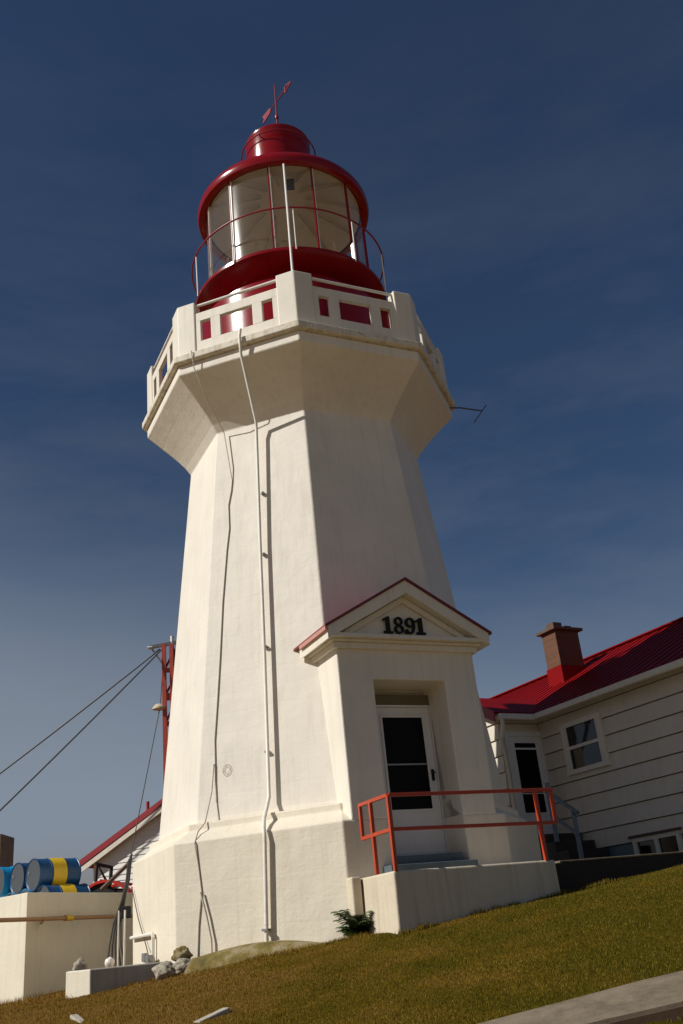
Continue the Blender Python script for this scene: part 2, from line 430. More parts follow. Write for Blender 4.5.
vent = m.build('roof_vent', 'red_lantern', tower, smooth=True)
m = MB(); m.tube([(.83 * math.cos(R(6 * i)), .83 * math.sin(R(6 * i)), 16.22) for i in range(60)], .016, 8, closed=True)
for k in range(5):
    t = R(-118 + 72 * k); m.tube([(.73 * math.cos(t), .73 * math.sin(t), 16.22), (.83 * math.cos(t), .83 * math.sin(t), 16.22)], .013, 6)
m.build('vent_hoop', 'red_pipe', vent, smooth=True)
# weather vane
vc = Vector((.05, 0, 17.93))
m = MB(); m.tube([(.03, 0, 16.7), (.04, 0, 17.5), (.05, 0, 18.5)], [.028, .022, .014], 8)
m.tube([(.04, 0, 17.42), (.04, 0, 17.5)], .045, 10)
va = m.build('weather_vane', 'red_pipe', tower, smooth=True)
vd = Vector((.56, -.83, 0)).normalized(); vs = vd.cross(Vector((0, 0, 1)))
def vp(a, z, w=0): return vc + vd * a + Vector((0, 0, z)) + vs * w
m = MB(); m.tube([vp(-.50, 0), vp(.62, 0)], .016, 8)
def plate(pts, w=.012):
    m.prism([vp(a, z, -w) for a, z in pts], [vp(a, z, w) for a, z in pts])
plate([(-.62, .11), (-.28, .075), (-.22, 0), (-.28, -.075), (-.62, -.11), (-.55, 0)])
for q in ([(.42, .10), (.46, .10), (.69, .0), (.64, 0)], [(.42, -.10), (.64, 0), (.69, 0), (.46, -.10)], [(.40, .10), (.43, .10), (.43, -.10), (.40, -.10)]): plate(q)
m.build('vane_arrow', 'red_pipe', va)

# porch
m = MB(); m.box(FR, -1.13, 1.13, 1.75, 3.0488, 1.467, 3.86)
po = m.build('porch_wall', 'porch_white'); cut(po, cutter); po.parent = tower
md = po.modifiers.new('b', 'BEVEL'); md.width = .02; md.segments = 2; md.limit_method = 'ANGLE'; md.angle_limit = R(35)
m = MB(); m.box(FR, -1.19, 1.19, 2.2, 3.11, 3.80, 3.885)
m.box(FR, -1.23, 1.23, 2.2, 3.16, 3.887, 3.925)
m.box(FR, -1.29, 1.29, 2.2, 3.245, 3.927, 3.985)
m.build('cornice', 'trim_white', tower, bevel=.006)
# pediment gable: tympanum and raking cornices
m = MB()
ty = [(-1.26, 3.987), (1.26, 3.987), (1.26, 4.02), (0, 4.74), (-1.26, 4.02)]
m.prism([FR(a, 2.2, z) for a, z in ty], [FR(a, 3.058, z) for a, z in ty])
pe = m.build('pediment', 'porch_white', tower)
m = MB()
def rake(s, zt0, zt1, thick, x1, b1):
    q = [(s * x1, zt1), (0, zt0), (0, zt0 - thick), (s * x1, zt1 - thick * .92)]
    if s > 0: q = q[::-1]
    m.prism([FR(a, 2.2, z) for a, z in q], [FR(a, b1, z) for a, z in q])
for s in (-1, 1):
    rake(s, 4.832, 4.062, .20, 1.335, 3.262)
    rake(s, 4.625, 4.055, .10, 1.00, 3.115)
m.build('raking_cornice', 'trim_white', tower, bevel=.006)
m = MB()
for s in (-1, 1):
    q = [(s * 1.375, 4.078), (0, 4.872), (0, 4.834), (s * 1.375, 4.040)]
    if s > 0: q = q[::-1]
    m.prism([FR(a, 1.9, z) for a, z in q], [FR(a, 3.29, z) for a, z in q])
m.build('porch_roof', 'edge_red', tower)
m = MB(); m.box(FR, -1.378, -1.335, 2.3, 3.285, 4.0, 4.055)
m.build('eave_lit_edge', 'eave_sunlit', tower)  # pale strip for the roof's sunlit left edge, light put into the colour
# numerals
def ring2(m, cx, cz, rx, rz, wx, wz, n=28):
    o = len(m.v)
    for b in (3.087, 3.118):
        for q in (0, 1):
            for i in range(n):
                t = 2 * math.pi * i / n
                m.v.append(tuple(FR(cx + (rx - q * wx) * math.cos(t), b, cz + (rz - q * wz) * math.sin(t))))
    for i in range(n):
        j = (i + 1) % n
        a, b_, c, d = o, o + n, o + 2 * n, o + 3 * n
        m.f += [(c + i, c + j, d + j, d + i), (a + i, c + i, c + j, a + j), (b_ + i, b_ + j, d + j, d + i)]
def slab(m, pts):
    m.prism([FR(a, 3.087, z) for a, z in pts], [FR(a, 3.118, z) for a, z in pts])
ZB = 4.045; HH = .255
def one(m, x):
    slab(m, [(x - .032, ZB + .03), (x + .032, ZB + .03), (x + .032, ZB + HH), (x - .01, ZB + HH), (x - .032, ZB + HH - .02)])
    slab(m, [(x - .075, ZB), (x + .075, ZB), (x + .075, ZB + .032), (x - .075, ZB + .032)])
    slab(m, [(x - .078, ZB + HH - .07), (x - .03, ZB + HH - .05), (x - .03, ZB + HH - .012), (x - .078, ZB + HH - .04)])
def eight(m, x):
    ring2(m, x, ZB + .067, .082, .067, .044, .026); ring2(m, x, ZB + .19, .072, .066, .038, .026)
def nine(m, x):
    ring2(m, x, ZB + .178, .082, .077, .046, .027)
    pts = []
    for i in range(9):
        t = R(10 - 11.5 * i); pts.append((x + .082 * math.cos(t), ZB + .13 + .128 * math.sin(t)))
    inn = []
    for i in range(9):
        t = R(10 - 11.5 * i); inn.append((x + .036 * math.cos(t) - .0, ZB + .155 + .122 * math.sin(t)))
    for i in range(8): slab(m, [pts[i], pts[i + 1], inn[i + 1], inn[i]])
    slab(m, [(x - .065 + .032 * math.cos(R(36 * i)), ZB + .04 + .036 * math.sin(R(36 * i))) for i in range(10)])
    slab(m, [(x + .015, ZB + .002), (x + .015, ZB + .034), (x - .06, ZB + .03), (x - .06, ZB + .006)])
m = MB(); one(m, -.285); eight(m, -.105); nine(m, .085); one(m, .26)
m.build('numerals', 'black_paint', pe)
# door in its recess
m = MB(); m.box(FR, -.37, .56, 2.455, 2.50, 1.05, 3.10)
m.box(FR, -.37, .56, 2.453, 2.54, .99, 1.045)
dr = m.build('door', 'door_white', tower, bevel=.006)
m = MB()
m.box(FR, -.585, -.385, 2.452, 2.53, 1.04, 3.12); m.box(FR, .565, .584, 2.452, 2.515, 1.04, 3.12); m.box(FR, -.385, .565, 2.452, 2.52, 3.103, 3.135)
m.build('door_frame', 'door_white', tower, bevel=.004)
m = MB(); m.box(FR, -.584, .584, 2.452, 2.51, 3.14, 3.29)
m.build('transom_board', 'transom_brown', tower)
m = MB(); m.box(FR, -.24, .42, 2.5, 2.508, 1.64, 2.95)
gp = m.build('door_glass', 'door_screen', dr)
m = MB(); m.box(FR, -.24, .42, 2.509, 2.515, 2.258, 2.28); m.build('screen_bar', 'galvanised', dr)
m = MB()
for q in ((-.275, -.24, 1.605, 2.985), (.42, .455, 1.605, 2.985)): m.box(FR, q[0], q[1], 2.501, 2.518, q[2], q[3])
for q in ((2.95, 2.985), (1.605, 1.64)): m.box(FR, -.239, .419, 2.501, 2.518, q[0], q[1])
m.build('glazing_frame', 'door_white', dr, bevel=.003)
m = MB(); m.box(FR, .475, .515, 2.501, 2.52, 2.03, 2.19); m.tube([FR(.495, 2.52, 2.14), FR(.495, 2.57, 2.14), FR(.44, 2.58, 2.13)], .013, 8)
m.build('handle', 'black_paint', dr)
m = MB(); m.box(FR, -.58, .50, 2.452, 3.03, .744, .985)
m.build('door_step', 'step_blue', tower, bevel=.01)
m = MB(); m.box(FR, -.75, .56, 3.055, 3.30, .738, .862)
tag(m.build('door_step', 'step_blue', None, bevel=.01), 'blue grey doorstep on the terrace below the white porch door', 'step')

# entrance terrace and rails
m = MB()
m.prism([FR(-1.16, 3.052, -.5), FR(-1.19, 4.16, -.5), FR(1.20, 4.16, -.5), FR(1.24, 3.052, -.5)],
        [FR(-1.14, 3.052, .735), FR(-1.155, 4.13, .735), FR(1.20, 4.13, .735), FR(1.24, 3.052, .735)])
te = m.build('entrance_terrace', 'terrace_white', None, bevel=.025, seg=3)
tag(te, 'white concrete entrance terrace below the 1891 porch with orange railing on it', 'terrace')
m = MB(); m.box(FR, -1.30, -1.165, 3.055, 3.24, .30, .755)
tag(m.build('concrete_block', 'terrace_white', None, bevel=.02), 'small white concrete block between plinth corner and entrance terrace, above the fern', 'block')
hr = thing('handrail', 'orange red pipe handrail standing on the edge of the entrance terrace', 'handrail', FR(-1.1, 4.1, .735))
def rail(name, pts, r=.023, mat='rail_orange', par=hr):
    m = MB()
    for p, q in zip(pts[:-1], pts[1:]): m.bar(p, q, r * 1.9)
    return m.build(name, mat, par, bevel=.004)
rail('top_rail', [FR(-1.11, 3.29, 1.615), FR(-1.11, 4.11, 1.615), FR(1.33, 4.11, 1.615)])
rail('mid_rail', [FR(-1.11, 3.29, 1.20), FR(-1.11, 4.11, 1.21), FR(1.33, 4.11, 1.195)])
for a, b, z0 in ((-1.11, 4.11, .73), (-1.11, 3.60, .73), (1.075, 4.11, .73)):
    m = MB(); m.box(FR, a - .023, a + .023, b - .024, b + .024, z0, 1.61); m.build('post', 'rail_orange', hr, bevel=.004)
for a, b in ((-1.11, 3.29), (1.33, 4.11)):
    m = MB(); m.box(FR, a - .021, a + .021, b - .022, b + .022, 1.18, 1.63); m.build('end_bar', 'rail_orange', hr, bevel=.004)

# ------------------------------------------------------------------ pipes, cables and aerial on the tower
def fl(a, z, o=.012): return FL(a, sr(z) * AP + o, z)
m = MB()
m.tube([FL(.13, 3.10 * AP + .02, 9.72), FL(.12, 3.10 * AP + .05, 9.55), FL(.105, 2.86, 9.22), FL(.01, sr(8.25) * AP + .17, 8.28),
        FL(0, sr(8.1) * AP + .14, 8.1), FL(.02, sr(6.) * AP + .11, 6.), FL(.06, sr(4.) * AP + .10, 4.), FL(.09, sr(1.95) * AP + .10, 1.95),
        FL(.09, 3.04 * AP + .03, 1.80), FL(.10, 2.97, 1.64), FL(.15, 3.10, 1.5), FL(.16, 3.115, 1.38), FL(.10, 3.11, .0)], .027, 10)
dp = m.build('downpipe', 'pipe_white', None, smooth=True)
tag(dp, 'long white pipe running down the sunlit tower face from the gallery to the ground', 'pipe')
for z, o in ((9.55, None), (6.9, 0), (5.77, 0), (4.2, 0), (2.6, 0), (.25, 1)):
    if o is None: continue
    m = MB()
    if o == 0: m.bar(fl(.04, z, -.03), fl(.04, z, .06), .06, .03)
    else: m.bar(FL(.10, 3.03, z), FL(.10, 3.15, z), .08, .03)
    m.build('pipe_clamp', 'galvanised', dp)
m = MB()
m.tube([FL(-.83, 3.10 * AP, 9.60), FL(-.82, 3.10 * AP + .03, 9.56), FL(-.80, 2.85, 9.25), FL(-.74, 2.5, 8.75), FL(-.66, sr(8.2) * AP + .06, 8.3), fl(-.56, 7.6, .05),
        fl(-.53, 7.3), fl(-.55, 7.1), fl(-.6, 6.85), fl(-.585, 6.4), fl(-.63, 6.0), fl(-.70, 5.1), fl(-.74, 4.2), fl(-.78, 3.5), fl(-.82, 2.9), fl(-.80, 2.3), fl(-.78, 2.0)], .0095, 7)
tag(m.build('cable', 'cable_beige', None, smooth=True), 'thin beige cable snaking down left of the white pipe on the tower', 'cable')
m = MB()
m.tube([fl(-.82, 2.55, .03), fl(-.84, 2.15, .05), FL(-.88, 3.03 * AP + .03, 1.72), FL(-.94, 2.93, 1.6), FL(-.92, 3.07, 1.44), FL(-.88, 3.058, 1.15), FL(-.84, 3.058, .8), FL(-.9, 3.058, .4), FL(-.93, 3.058, -.02)], .010, 7)
m.tube([FL(-.84, 3.09, .8), FL(-.76, 3.09, .5), FL(-.70, 3.09, .2), FL(-.70, 3.09, -.03)], .013, 7)
tag(m.build('cable', 'cable_beige', None, smooth=True), 'forked grey cable hanging down the plinth to the ground beside the rocks', 'cable')
m = MB()
for rr in (.045, .07): m.tube([fl(-.62 + rr * math.cos(R(30 * i)), 2.44 + rr * 1.2 * math.sin(R(30 * i)), .012) for i in range(12)], .003, 5, closed=True)
tag(m.build('wire_coil', 'cable_beige', None, smooth=True), 'small coil of thin wire fixed to the tower wall beside the snaking cable', 'wire')
# lightning rod in front of lantern
m = MB(); m.tube([(.075, -2.86, 10.3), (.075, -2.80, 10.9), (.085, -2.4, 12.5), (.09, -2.05, 14.02)], .024, 10)
tag(m.build('lightning_rod', 'white_metal', None, smooth=True), 'thin white rod rising from the front corner post past the lantern glass', 'rod')
# aerial
an = thing('antenna', 'small dark aerial with one crossbar sticking out right of the gallery', 'antenna', (2.72, -1.3, 9.3))
m = MB(); m.tube([(2.85, -.1, 9.36), (3.15, -.1, 9.33), (3.56, -.1, 9.22)], .014, 7); m.build('boom', 'cable_dark', an)
m = MB(); m.tube([(3.36, -.1, 8.98), (3.66, -.1, 9.35)], .010, 6); m.build('crossbar', 'cable_dark', an)

# small pipework on the left plinth face
pf = thing('standpipe', 'beige bent water pipe with a valve on the left face of the plinth', 'pipe', LF(.2, 3.1, 0))
m = MB(); m.tube([LF(-1.15, 3.1, .37), LF(-.4, 3.1, .37), LF(.22, 3.1, .37), LF(.25, 3.1, .33), LF(.22, 3.1, -.02)], .026, 8); m.build('pipe_run', 'pipe_white', pf, smooth=True)
m = MB(); m.tube([LF(-.05, 3.16, .05), LF(.4, 3.16, .06)], .04, 8); m.tube([LF(.1, 3.18, .02), LF(.1, 3.18, .13)], .05, 8); m.tube([LF(.32, 3.18, -.02), LF(.32, 3.18, .1)], .055, 8)
m.build('valve', 'galvanised', pf, smooth=True)
m = MB(); m.tube([LF(-1.16, 3.08, 1.08), LF(-.7, 3.09, .62), LF(-.2, 3.09, .22), LF(.05, 3.12, .1)], .008, 6)
tag(m.build('wire', 'cable_dark', None), 'thin dark wire slanting down the left plinth face to the valve', 'wire')

# ------------------------------------------------------------------ house
I0 = Vector((4.47, 4.04, 0)); K = 20 / 19.2; az = R(118)
HU = Vector((math.cos(az), math.sin(az), 0)); HN = Vector((math.cos(az + math.pi / 2), math.sin(az + math.pi / 2), 0))
def H(s, v, z): return I0 - HU * (s * K) + HN * (v * K) + Vector((0, 0, .04 + (z - .04) * K))    # s along the long wall to the right, v out from it
house = thing('wooden_house', 'white sided house with red metal roof and brick chimney right of the lighthouse', 'house', H(2, -2, .6))
EZ = 3.92; OH = .28; SL = .505; RB = 3.45; S1 = 5.6; S0 = -7.5; WV = 1.02; WK = .85
CR = .318
def siding(name, fr, a0, a1, z0, z1, par, holes=()):
    """lapped boards: each course leans out at its foot; holes are (a0,a1,z0,z1)"""
    m = MB(); z = z0
    while z < z1 - .01:
        ze = min(z + CR, z1)
        segs = [(a0, a1)]
        for h in holes:
            if h[2] < ze - .02 and h[3] > z + .02:
                ns = []
                for q in segs:
                    if h[1] <= q[0] or h[0] >= q[1]: ns.append(q); continue
                    if h[0] > q[0]: ns.append((q[0], h[0]))
                    if h[1] < q[1]: ns.append((h[1], q[1]))
                segs = ns
        for q in segs:
            f = [fr(q[0], .0, z + .013), fr(q[1], .0, z + .013), fr(q[1], .046, z + .015), fr(q[0], .046, z + .015)]
            t = [fr(q[0], .0, ze), fr(q[1], .0, ze), fr(q[1], .012, ze), fr(q[0], .012, ze)]
            m.hexa(f + t)
        z = ze
    return m.build(name, 'siding_white', par)
MAIN = lambda a, b, z: H(a, b, z)
WING = lambda a, b, z: H(b, a, z)      # wing wall: a out towards tower, b = along -u
WEND = lambda a, b, z: H(-a, WV + b, z)
ZS = 1.135
win = (.73, 1.86, 2.52, 3.50)
siding('long_wall', MAIN, .0, S1, ZS, EZ - .02, house)
siding('wing_wall', WING, .035, WV, ZS, EZ - .02, house)
siding('wing_end_wall', WEND, -.034, 2 * WK, ZS, EZ - .02, house)
m = MB()   # solid core behind the boards and gable top of the wing
m.box(MAIN, S0, S1, -2 * RB + .3, -.14, .3, EZ - .02)
core = m.build('inner_wall', 'dark_wood', house)  # core coloured dark to deepen the lap shadows in the board gaps
m = MB(); m.box(lambda a, b, z: H(a, b, z), -2 * WK - OH * 0, -.002, -.1, WV - .002, .3, EZ - .02)
m.build('wing_core', 'dark_wood', house)  # same dark colour for the lap shadows on the wing
m = MB(); m.prism([WEND(0, -.01, EZ - .02), WEND(2 * WK, -.01, EZ - .02), WEND(WK, -.01, EZ + SL * WK)],
                  [WEND(0, .03, EZ - .02), WEND(2 * WK, .03, EZ - .02), WEND(WK, .03, EZ + SL * WK)])
m.build('wing_gable', 'siding_white', house)
m = MB(); m.box(MAIN, .0, S1, -.1, -.002, .3, ZS); m.build('foundation', 'blue_board', house)
# roofs
def rib_roof(fr_pts_fn, n, name):
    pass
def slabroof(m, q, th=.06):
    nrm = (q[1] - q[0]).cross(q[3] - q[0]).normalized()
    if nrm.z < 0: nrm = -nrm
    m.prism([p - nrm * th for p in q], list(q))
m = MB()
zr = EZ + SL * RB
# front slope of main roof, back slope
slabroof(m, [H(S0, OH, EZ + .07 - SL * OH), H(S1 + .35, OH, EZ + .07 - SL * OH), H(S1 + .35, -RB, zr + .07), H(S0, -RB, zr + .07)])
slabroof(m, [H(S0, -2 * RB - OH, EZ + .07 - SL * OH), H(S1 + .35, -2 * RB - OH, EZ + .07 - SL * OH), H(S1 + .35, -RB, zr + .07), H(S0, -RB, zr + .07)])
rf = m.build('main_roof', 'roof_red', house)
m = MB()
k = S0 + .2
upn = Vector((0, 0, 1))
while k < S1 + .35:      # standing ribs of the metal roof
    m.bar(H(k, OH - .01, EZ + .083 - SL * OH), H(k, -RB, zr + .083), .03, .014); k += .3
m.bar(H(S0, -RB, zr + .09), H(S1 + .35, -RB, zr + .09), .2, .03)
m.build('roof_rib', 'roof_red', rf)
m = MB()
zw = EZ + SL * WK
for sgn in (0, 1):
    e = OH if sgn == 0 else -2 * WK - OH
    slabroof(m, [H(e, WV + .24, EZ + .073 - SL * OH), H(e, -2.0 if sgn else -.2, EZ + .073 - SL * OH), H(-WK, -2.6, zw + .073), H(-WK, WV + .24, zw + .073)])
wr = m.build('wing_roof', 'roof_red', house)
m = MB()
for s0, s1, z0, z1 in ((OH, -WK, EZ - SL * OH, zw), (-2 * WK - OH, -WK, EZ - SL * OH, zw)):
    m.prism([H(s0, WV + .245, z0 - .13), H(s1, WV + .245, z1 - .13), H(s1, WV + .245, z1 + .085), H(s0, WV + .245, z0 + .085)],
            [H(s0, WV + .27, z0 - .13), H(s1, WV + .27, z1 - .13), H(s1, WV + .27, z1 + .085), H(s0, WV + .27, z0 + .085)])
m.build('barge_board', 'fascia_red', house)
# soffits + gutters
m = MB(); m.box(MAIN, OH - .1, S1 + .3, .036, OH - .03, EZ - .16, EZ - .13)
m.box(WING, .05, WV + .2, .036, OH - .03, EZ - .162, EZ - .132)
m.build('soffit', 'siding_white', house)
gz_ = EZ - SL * OH + .03
m = MB(); m.box(MAIN, OH + .1, S1 + .35, OH - .02, OH + .10, gz_ - .115, gz_)
m.box(WING, OH - .02, WV + .2, OH - .02, OH + .10, gz_ - .115, gz_ - .002)
gut = m.build('gutter', 'trim_white', house, bevel=.02)
m = MB(); m.tube([WING(WV + .12, OH + .04, gz_ - .1), WING(WV + .12, OH + .03, gz_ - .24), WING(WV + .10, .16, gz_ - .52), WING(WV - .02, .075, gz_ - .75), WING(WV - .04, .07, .9)], .042, 10)
m.build('downspout', 'trim_white', house, smooth=True)
# window
wi = MB()
a0, a1, z0, z1 = win
for q in ((a0, a1, z1 - .09, z1), (a0 - .02, a1 + .02, z0, z0 + .09), (a0, a0 + .10, z0 + .09, z1 - .09), (a1 - .10, a1, z0 + .09, z1 - .09)):
    wi.box(MAIN, q[0], q[1], -.01, .092, q[2], q[3])
wi = wi.build('window', 'trim_white', house, bevel=.005)
zm = (z0 + z1) / 2 + .0
m = MB()
m.box(MAIN, a0 + .1, a1 - .1, .0, .084, zm - .03, zm + .03)
for q in ((a0 + .1, a0 + .15), (a1 - .15, a1 - .1)): m.box(MAIN, q[0], q[1], .0, .076, z0 + .09, z1 - .09)
m.build('sash', 'trim_white', wi)
m = MB(); m.box(MAIN, a0 + .1, a1 - .1, .05, .056, z0 + .08, z1 - .08)
m.build('pane', 'window_dark', wi)
m = MB(); m.box(MAIN, a0 + .24, a0 + .48, .0565, .058, z0 + .1, zm - .04)
m.build('curtain', 'transom_brown', wi)
# basement window
b0, b1, c0, c1 = 2.03, 3.14, .62, 1.20
m = MB()
for q in ((b0, b1, c1 - .07, c1), (b0, b0 + .08, c0, c1 - .07), (b1 - .08, b1, c0, c1 - .07), ((b0 + b1) / 2 - .035, (b0 + b1) / 2 + .035, c0, c1 - .07)):
    m.box(MAIN, q[0], q[1], -.02, .06, q[2], q[3])
bw = m.build('basement_window', 'trim_white', house)
m = MB(); m.box(MAIN, b0 + .05, b1 - .05, .001, .012, c0, c1 - .05); m.build('pane', 'window_dark', bw)
m = MB(); m.box(MAIN, b0 - .06, b1 + .06, .036, .085, c1 + .002, c1 + .045); m.build('lintel', 'brown_wood', bw)
# wing door
d0, d1, dz0, dz1 = -.02 + .10, .84, 1.45, 3.42
m = MB()
for q in ((d0 - .09, d0, dz0, dz1 + .1), (d1, d1 + .09, dz0, dz1 + .1), (d0, d1, dz1, dz1 + .1)): m.box(WING, q[0], q[1], .02, .07, q[2], q[3])
m.box(WING, d0, d1, .02, .05, dz0, dz1)
sd = m.build('storm_door', 'door_white', house, bevel=.004)
m = MB(); m.box(WING, d0 + .12, d1 - .12, .051, .056, 1.95, 3.16); m.box(WING, d0 + .12, d1 - .12, .051, .056, 3.2, 3.29); m.build('pane', 'door_screen', sd)
m = MB()
for zz in (2.30, 2.37): m.box(WING, d0 + .08, d1 - .08, .057, .07, zz, zz + .018)
m.build('push_bar', 'white_metal', sd)
# chimney
CS, CV = -.90, -1.75        # its front corner
CU = .56
CF = lambda a, b, z: H(CS + a, CV + b, z)
m = MB(); m.box(CF, -.48, 0, -.70, 0, 4.5, 6.10)
ch = m.build('chimney', 'chimney_brick', house, bevel=.008)
m = MB(); m.box(CF, -.57, .09, -.79, .09, 6.101, 6.17); m.build('chimney_cap', 'brown_wood', ch, bevel=.01)
m = MB(); m.box(CF, -.38, -.12, -.36, -.10, 6.171, 6.34); m.build('flue', 'brown_wood', ch, bevel=.01)
m = MB(); m.box(CF, -.34, -.14, -.66, -.46, 6.171, 6.28); m.build('flue', 'dark_wood', ch, bevel=.01)
m = MB(); m.box(CF, -.50, .02, -.72, .02, 4.75, 5.27); m.build('flashing', 'roof_red', ch)

# retaining wall, path and steps in front of the house
RW = lambda a, b, z: Vector((2.80, -3.08, 0)) + Vector((math.cos(R(20)), math.sin(R(20)), 0)) * a + Vector((-math.sin(R(20)), math.cos(R(20)), 0)) * b + Vector((0, 0, z))
m = MB(); m.box(RW, -.02, 5.2, 0, .22, -.2, .70)
tag(m.build('retaining_wall', 'dark_wood', None, bevel=.01), 'low black timber retaining wall between the white terrace and the house', 'retaining wall')
m = MB(); m.box(RW, .1, 5.2, .0, .26, .704, .728)
tag(m.build('kerb_edge', 'walk_concrete', None, bevel=.006), 'thin pale kerb along the top of the black retaining wall', 'kerb')
m = MB(); m.box(RW, -.2, 5.2, .262, 5.0, .3, .715)
tag(m.build('house_path', 'walk_concrete'), kind='structure')
stair = thing('wooden_stair', 'dark wooden stair rising along the house wall to the side door', 'stair', H(1, .5, .72))
for i in range(4):
    m = MB(); x1 = 1.75 - i * .33
    m.box(MAIN, -.0 if i == 3 else x1 - .36, x1, .06, 1.0, .72, .95 + i * .175); m.build('tread', 'stair_dark', stair, bevel=.008)
sr_ = thing('stair_railing', 'blue grey railing with two posts beside the dark stair at the house', 'railing', H(.6, .95, .9))
for s, z0, z1 in ((1.09, 1.3, 2.34), (1.66, .8, 1.76)):
    m = MB(); m.bar(H(s, .95, z0), H(s, .95, z1), .075); m.build('post', 'post_blue', sr_)
m = MB(); m.bar(H(1.02, .95, 2.20), H(1.78, .95, 1.70), .06, .05); m.build('rail', 'post_blue', sr_)
m = MB(); m.bar(H(1.05, .95, 1.78), H(1.70, .95, 1.33), .05); m.build('rail', 'post_blue', sr_)

# ------------------------------------------------------------------ left: drum bunker, barrels, shed, mast, tractor
TC = Vector((-5.25, .85, 0))
ta, tb = R(66), R(139)
e1 = Vector((math.cos(ta), math.sin(ta), 0)); e2 = Vector((math.cos(tb), math.sin(tb), 0))
L1, L2 = 3.6, 4.6; th_ = .2
tk = MB()
def bq(c, d1, d2, l, w, z0, z1):
    p = [c, c + d1 * l, c + d1 * l + d2 * w, c + d2 * w]
    tk.prism([q + Vector((0, 0, z0)) for q in p], [q + Vector((0, 0, z1)) for q in p])
TZ = 1.255
bq(TC, e1, e2, L1, th_, -1.2, TZ)
bq(TC + e2 * th_ + e1 * .0, e2, e1, L2 - th_, th_, -1.2, TZ - .002)
bq(TC + e2 * L2, e1, e2, L1, th_, -1.2, TZ)
bq(TC + e2 * th_ + e1 * (L1 - th_), e2, e1, L2 - th_, th_, -1.2, TZ - .002)
bq(TC + e2 * th_ + e1 * th_, e2, e1, L2 - th_, L1 - 2 * th_, .3, .91)
tag(tk.build('concrete_bunker', 'tank_white', None, bevel=.012), 'white concrete drum bunker with raised rim left of the lighthouse plinth', 'bunker')

def barrel(c, ax, mat, label, band=True, name='barrel'):
    ax = ax.normalized(); q = ax.to_track_quat('Z', 'Y').to_matrix()
    r = .286; L = .86
    t = thing(name, label, 'barrel', c, 'oil drums lying in the concrete bunker')
    def seg(z0, z1, ribs):
        pr = [(r, z0)]
        for zz in ribs: pr += [(r, zz - .02), (r + .01, zz - .008), (r + .01, zz + .008), (r, zz + .02)]
        return pr + [(r, z1)]
    m = MB(); h = L / 2
    m.lathe([(r - .012, -h + .018), (r + .008, -h), (r + .010, -h + .018), (r, -h + .024)] + seg(-h + .03, h - .03, (-.16, .16))[0:] + [(r, h - .024), (r + .01, h - .018), (r + .008, h), (r - .012, h - .018)], 40, c, q)
    m.build('body', mat, t, smooth=True)
    if band:
        m = MB(); m.lathe([(r + .0035, -.135), (r + .0035, .135)], 40, c, q); 
        m2 = MB(); m2.lathe([(r + .0122, -.140), (r + .0125, .140)], 40, c, q); m2.build('band', 'yellow_paint', t, smooth=True)
    for s in (-1, 1):
        m = MB(); m.lathe([(r - .016, s * (h - .016)), (0.0, s * (h - .0158))], 40, c, q); e = m.build('end_cap', 'barrel_end', t, smooth=True)
        m = MB(); m.lathe([(.03, s * (h - .0155)), (.03, s * (h - .002)), (0, s * (h - .002))], 12, Vector(c) + q @ Vector((.17, .05, 0)), q); m.build('bung', 'galvanised', e)
    return t
bax = Vector((math.cos(R(43)), math.sin(R(43)), 0)); bsd = Vector((math.cos(R(133)), math.sin(R(133)), 0))
B0 = Vector((-5.51, 3.30, 1.71))
barrel(B0, bax, 'barrel_blue', 'blue oil drum with a wide yellow band, on top of the stack nearest the lighthouse')
barrel(B0 + bsd * .62 - bax * .02 + V(0, 0, -.005), bax, 'barrel_blue', 'dark blue oil drum with grey end beside the topmost yellow banded drum')
barrel(B0 + bsd * 1.25 - bax * .12 + V(0, 0, -.01), bax, 'barrel_bright', 'bright sky blue oil drum at the left edge of the picture', band=False)
barrel(B0 - bsd * .30 + bax * .06 + V(0, 0, -.505), bax, 'barrel_blue', 'yellow banded oil drum in the lower row with only its top above the bunker rim')
barrel(B0 + bsd * .32 + V(0, 0, -.51), bax, 'barrel_bright', 'teal oil drum in the lower row showing a sliver under two drum ends', band=False)
barrel(B0 + bsd * .95 + V(0, 0, -.52), bax, 'barrel_bright', 'light blue oil drum of the lower row under the bright blue one', band=False)

# pipe along the bunker
m = MB()
pd = e1; pc = TC + Vector((.12, -.30, .82))
m.tube([pc - pd * 2.2, pc + pd * .2, pc + pd * 2.9], .035, 10)
m.tube([pc - pd * .9, pc - pd * .87], .055, 10); m.tube([pc + pd * .9, pc + pd * 1.06], .045, 10)
pipe = m.build('fuel_pipe', 'pipe_rust', None, smooth=True)
tag(pipe, 'rusty horizontal pipe running along the white bunker wall', 'pipe')
m = MB(); m.tube([pc + pd * .93, pc + pd * 1.10], .05, 10); m.build('marker_band', 'yellow_paint', pipe, smooth=True)
for t_ in (-1.8, .35):
    m = MB(); q = pc + pd * t_; m.bar(q + V(-.25, .1, -.06) * 0 + V(0, 0, -.03), q + (TC - pc) * .0 + V(-.10, .25, -.05), .04); m.build('bracket', 'pipe_rust', pipe)

